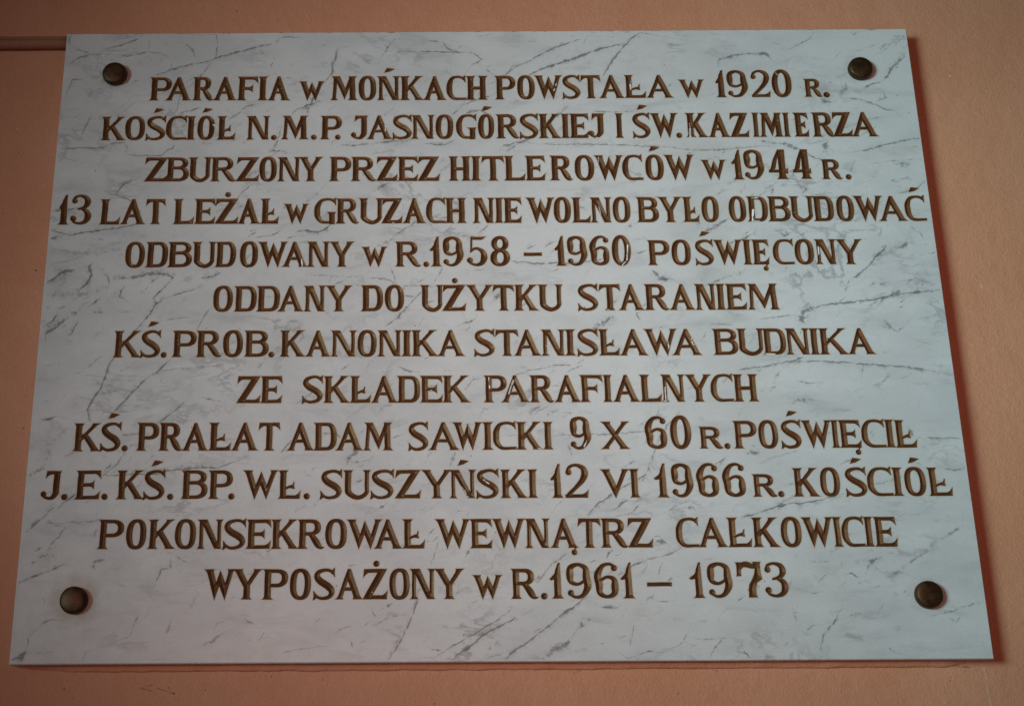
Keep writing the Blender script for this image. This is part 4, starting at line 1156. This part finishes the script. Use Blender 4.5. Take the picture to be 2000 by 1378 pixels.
def clampP(p): return (min(max(p[0], -499.0), 499.0), min(max(p[1], -SLAB_H / 2 + 1.0), SLAB_H / 2 - 1.0))

def build_plaque():
    hx, hy, cf = SLAB_W / 2, SLAB_H / 2, .9
    pool = Pool(); edges = []
    per_line = [line_polys(t) for ln in LINES for t in ln.split('|')]      # one entry per word
    halo_pts = []
    for polys in per_line:                        # pass 1: outline of every line, points round it
        pl = Pool(); es = tri_edges(pl, polys)
        v, e, f, ov, oe, of = delaunay_2d_cdt(pl.v, es, [], 0, 1e-4, False)
        P = np.array([(q.x, q.y) for q in v])
        of = covered(np.array([P[list(t)].mean(0) for t in f]), polys)
        cnt = {}
        for tri, o in zip(f, of):
            if not o: continue
            for i in range(len(tri)):
                k = (tri[i], tri[(i + 1) % len(tri)])
                cnt[k] = 1
        bd = [k for k in cnt if (k[1], k[0]) not in cnt]
        A = P[[k[0] for k in bd]]; B = P[[k[1] for k in bd]]
        D = B - A; Ln = np.linalg.norm(D, axis=1)[:, None] + 1e-9
        nn = np.stack([D[:, 1], -D[:, 0]], 1) / Ln          # outward for ccw faces
        for off in (1.0, 2.1):
            an = np.arange(10) * math.pi / 5
            C = np.vstack([(A + B) / 2 + nn * off] + [A + off * np.array((math.cos(q), math.sin(q))) for q in an])
            key = {}
            for q in C: key.setdefault((round(q[0] / .6), round(q[1] / .6)), q)
            C = np.array(list(key.values()))
            C = C[~covered(C, polys)]
            d = near(C, A, B, 2.6)
            halo_pts += list(C[(d > off * .9) & (d < off * 1.05)])
    for li, polys in enumerate(per_line):
        edges += tri_edges(pool, polys)
    for p in halo_pts: pool.add(clampP(p))
    def poly_edges(L):
        ids = [pool.add(clampP(p)) for p in L]
        for a, b in zip(ids[:-1], ids[1:]):
            if a != b: edges.append((a, b))
    for P, hw, s, kind in vein_items:
        d = np.gradient(P, axis=0); d /= np.linalg.norm(d, axis=1)[:, None] + 1e-9
        nn = np.stack([-d[:, 1], d[:, 0]], 1)
        poly_edges(P); poly_edges(P + nn * hw[:, None]); poly_edges(P - nn * hw[:, None])
    chip_seg = []
    for x0, y0, x1, y1, r in CH:
        a, b = np.array((x0, y0)), np.array((x1, y1)); L = max(np.linalg.norm(b - a), .5)
        n = max(2, int(L / 1.5)); P = np.array([a + (b - a) * i / (n - 1) + rng.normal(0, .12, 2) for i in range(n)])
        d = (b - a) / L; nn = np.array((-d[1], d[0]))
        poly_edges(P); poly_edges(P + nn * r); poly_edges(P - nn * r)
        chip_seg += [(P[i], P[i + 1], r) for i in range(n - 1)]
    c4 = [pool.add(p) for p in ((-hx + cf, -hy + cf), (hx - cf, -hy + cf), (hx - cf, hy - cf), (-hx + cf, hy - cf))]
    # outer border, slightly nicked
    v, e, f, ov, oe, of = delaunay_2d_cdt(pool.v, edges + [(c4[i], c4[(i + 1) % 4]) for i in range(4)], [], 0, 1e-4, False)
    P = np.array([(q.x, q.y) for q in v])
    lo = np.array((-hx + cf, -hy + cf)) - 1e-3; hi = -lo
    tri_line = np.full(len(f), -1)
    cen = P[np.array([list(t) for t in f])].mean(1)
    for li, polys in enumerate(per_line):
        q = np.array(polys).reshape(-1, 2)
        sel = np.where((cen >= q.min(0)).all(1) & (cen <= q.max(0)).all(1))[0]
        tri_line[sel[covered(cen[sel], polys)]] = li
    F = [list(t) for t in f]
    # clip nothing: everything was clamped inside the border except strips, which are clamped too
    cnt = {}
    for i, t in enumerate(F):
        if tri_line[i] < 0: continue
        for j in range(len(t)): cnt[(t[j], t[(j + 1) % len(t)])] = 1
    bd = [k for k in cnt if (k[1], k[0]) not in cnt]
    onb = set([k[0] for k in bd] + [k[1] for k in bd])
    A = P[[k[0] for k in bd]]; B = P[[k[1] for k in bd]]
    inside = set(); outside = set()
    for i, t in enumerate(F): (inside if tri_line[i] >= 0 else outside).update(t)
    # halo for stone vertices, depth for carved ones
    dist = near(P, A, B, 5.0)
    dist[list(onb)] = 0.0
    halo = np.clip(1 - dist / 2.05, 0, 1)
    fields = {}
    rim = (np.abs(P[:, 0]) > 498.4) | (np.abs(P[:, 1]) > hy - 1.6)
    for kind in ('vein', 'smudge'):
        val = np.zeros(len(P))
        for Pn, hw, s, k in vein_items:
            if k != kind: continue
            R = hw.max() + .5
            sel = np.where((P[:, 0] > Pn[:, 0].min() - R) & (P[:, 0] < Pn[:, 0].max() + R) & (P[:, 1] > Pn[:, 1].min() - R) & (P[:, 1] < Pn[:, 1].max() + R))[0]
            if not len(sel): continue
            d, _, _ = seg_dist(P[sel], Pn[:-1], Pn[1:], (hw[:-1], hw[1:]))
            val[sel] = np.maximum(val[sel], s * np.clip(1.02 - d, 0, 1))
        val[rim] = 0
        fields[kind] = val
    chip = np.zeros(len(P))
    for a, b, r in chip_seg:
        sel = np.where((np.abs(P - (a + b) / 2) < 6).all(1))[0]
        if len(sel):
            d, _, _ = seg_dist(P[sel], a[None], b[None]); chip[sel] = np.maximum(chip[sel], np.clip(1.1 - d / r, 0, 1))

    plaque = bpy.data.objects.new('plaque', None); col.objects.link(plaque); plaque.location = W3(0, 0, -SLAB_T)
    inv = Matrix.Translation(-plaque.location)
    tag(plaque, 'white veined marble plaque with twelve lines of brown carved lettering fixed to the salmon wall', 'plaque')

    # -------- slab: front face with the lettering cut out, chamfer, sides, back
    idx = {}; verts = []; att = {'vein': [], 'smudge': [], 'halo': []}
    def vid(i):
        if i not in idx:
            idx[i] = len(verts); verts.append(W3(P[i, 0], P[i, 1], 0))
            att['vein'].append(fields['vein'][i]); att['smudge'].append(fields['smudge'][i]); att['halo'].append(halo[i])
        return idx[i]
    fc = [[vid(i) for i in t] for k, t in enumerate(F) if tri_line[k] < 0]
    # border loop of the front face, in order
    eb = {}
    for t in fc:
        for j in range(len(t)): eb[(t[j], t[(j + 1) % len(t)])] = 1
    def onborder(i):
        p = verts[i]; x, y = p.x * 1000, (p.z - ZC) * 1000
        return abs(abs(x) - (hx - cf)) < .03 or abs(abs(y) - (hy - cf)) < .03
    nxt = {a: b for (a, b) in eb if (b, a) not in eb and onborder(a) and onborder(b)}
    start = next(iter(nxt)); loop = [start]
    while nxt.get(loop[-1], start) != start: loop.append(nxt[loop[-1]])
    def extra(p):
        verts.append(p)
        for k in att: att[k].append(0.0)
        return len(verts) - 1
    # finer border points for nicks are made on the arris ring
    ring1, ring2 = [], []
    for i in loop:
        p = verts[i]; x, y = p.x * 1000, (p.z - ZC) * 1000
        ox = math.copysign(hx, x) if abs(abs(x) - (hx - cf)) < .03 else x
        oy = math.copysign(hy, y) if abs(abs(y) - (hy - cf)) < .03 else y
        nick = max(0, rng.normal(-.4, .8)) * .5 if y > 0 else max(0, rng.normal(-.5, .5)) * .3
        nick = min(nick, .75)
        ring1.append(extra(W3(ox - math.copysign(nick, ox) * (ox != x), oy - math.copysign(nick, oy) * (oy != y), -cf - nick)))
        ring2.append(extra(W3(ox, oy, -SLAB_T + .6)))
    n = len(loop)
    for i in range(n):
        j = (i + 1) % n
        fc.append([loop[j], loop[i], ring1[i], ring1[j]]); fc.append([ring1[j], ring1[i], ring2[i], ring2[j]])
    fc.append(ring2)
    me = bpy.data.meshes.new('slab'); me.from_pydata([inv @ p for p in verts], [], fc)
    for k in att:
        a = me.attributes.new(k, 'FLOAT', 'POINT'); a.data.foreach_set('value', np.array(att[k], np.float32))
    me.validate(); me.update()
    slab = link('slab', me, M_MARBLE, plaque)

    # -------- carved words
    for li in range(len(per_line)):
        idx = {}; verts2 = []; ch = []
        fl = []
        for k in np.where(tri_line == li)[0]:
            o = []
            for i in F[k]:
                if i not in idx:
                    idx[i] = len(verts2)
                    dep = 0.0 if i in onb else min(dist[i] * .45, 2.2)
                    verts2.append(inv @ W3(P[i, 0], P[i, 1], -dep)); ch.append(chip[i])
                o.append(idx[i])
            fl.append(o)
        me = bpy.data.meshes.new('carved_word'); me.from_pydata(verts2, [], fl)
        a = me.attributes.new('chip', 'FLOAT', 'POINT'); a.data.foreach_set('value', np.array(ch, np.float32))
        me.update()
        link('carved_word', me, M_PAINT, plaque)

    # -------- studs
    prof = [(13.8, -.4), (13.9, .3), (14.2, .8), (14.3, 3.0), (14.05, 5.4), (13.4, 6.9), (12.4, 7.8), (11.0, 8.35), (8.0, 8.9), (4.0, 9.25), (0, 9.35)]
    bm = bmesh.new(); seg = 56; rows = []
    for r, z in prof:
        if r == 0: rows.append([bm.verts.new((0, -z / 1000, 0))]); continue
        rows.append([bm.verts.new((r / 1000 * math.cos(2 * math.pi * i / seg), -z / 1000, r / 1000 * math.sin(2 * math.pi * i / seg))) for i in range(seg)])
    for a, b in zip(rows[:-1], rows[1:]):
        for i in range(seg):
            j = (i + 1) % seg
            if len(b) == 1: bm.faces.new((a[i], a[j], b[0]))
            else: bm.faces.new((a[i], a[j], b[j], b[i]))
    bmesh.ops.recalc_face_normals(bm, faces=bm.faces)
    me = bpy.data.meshes.new('stud'); bm.to_mesh(me); bm.free()
    for p in me.polygons: p.use_smooth = True
    first = None
    for i, (x, y) in enumerate(STUDS):
        if first is None: o = first = link('stud', me, M_BRONZE, plaque)
        else:
            o = first.copy(); col.objects.link(o); o.parent = plaque
        o.location = inv @ W3(x, y, 0)
        o.rotation_euler = (rng.normal(0, .015), rng.uniform(0, 6), rng.normal(0, .015))
    return plaque
build_plaque()

# ================================================================ PAINTED CABLES left of the plaque
def cable(name, r, y_a, y_b, label):
    bm = bmesh.new(); n, seg = 70, 14; rows = []
    wob = np.convolve(rng.normal(0, .5, n + 1), np.ones(7) / 7, 'same')
    for i in range(n + 1):
        x = -1650 + (1650 - 497) * i / n
        y = y_a + (y_b - y_a) * i / n + wob[i]
        rows.append([bm.verts.new(W3(x, y + r * math.cos(2 * math.pi * k / seg), -SLAB_T + r * .85 + r * math.sin(2 * math.pi * k / seg))) for k in range(seg)])
    for a, b in zip(rows[:-1], rows[1:]):
        for k in range(seg): bm.faces.new((a[k], a[(k + 1) % seg], b[(k + 1) % seg], b[k]))
    bm.faces.new(rows[0]); bm.faces.new(rows[-1][::-1])
    bmesh.ops.recalc_face_normals(bm, faces=bm.faces)
    me = bpy.data.meshes.new(name); bm.to_mesh(me); bm.free()
    for p in me.polygons: p.use_smooth = True
    o = link(name, me, M_CABLE)
    tag(o, label, 'cable')
    return o
cable('cable', 6.4, 364.5, 363.5, 'thick reddish-brown painted cable running level into the left edge of the marble plaque')
cable('cable', 2.6, 374.0, 373.0, 'thin reddish-brown painted cable lying along the top of the thicker cable left of the plaque')
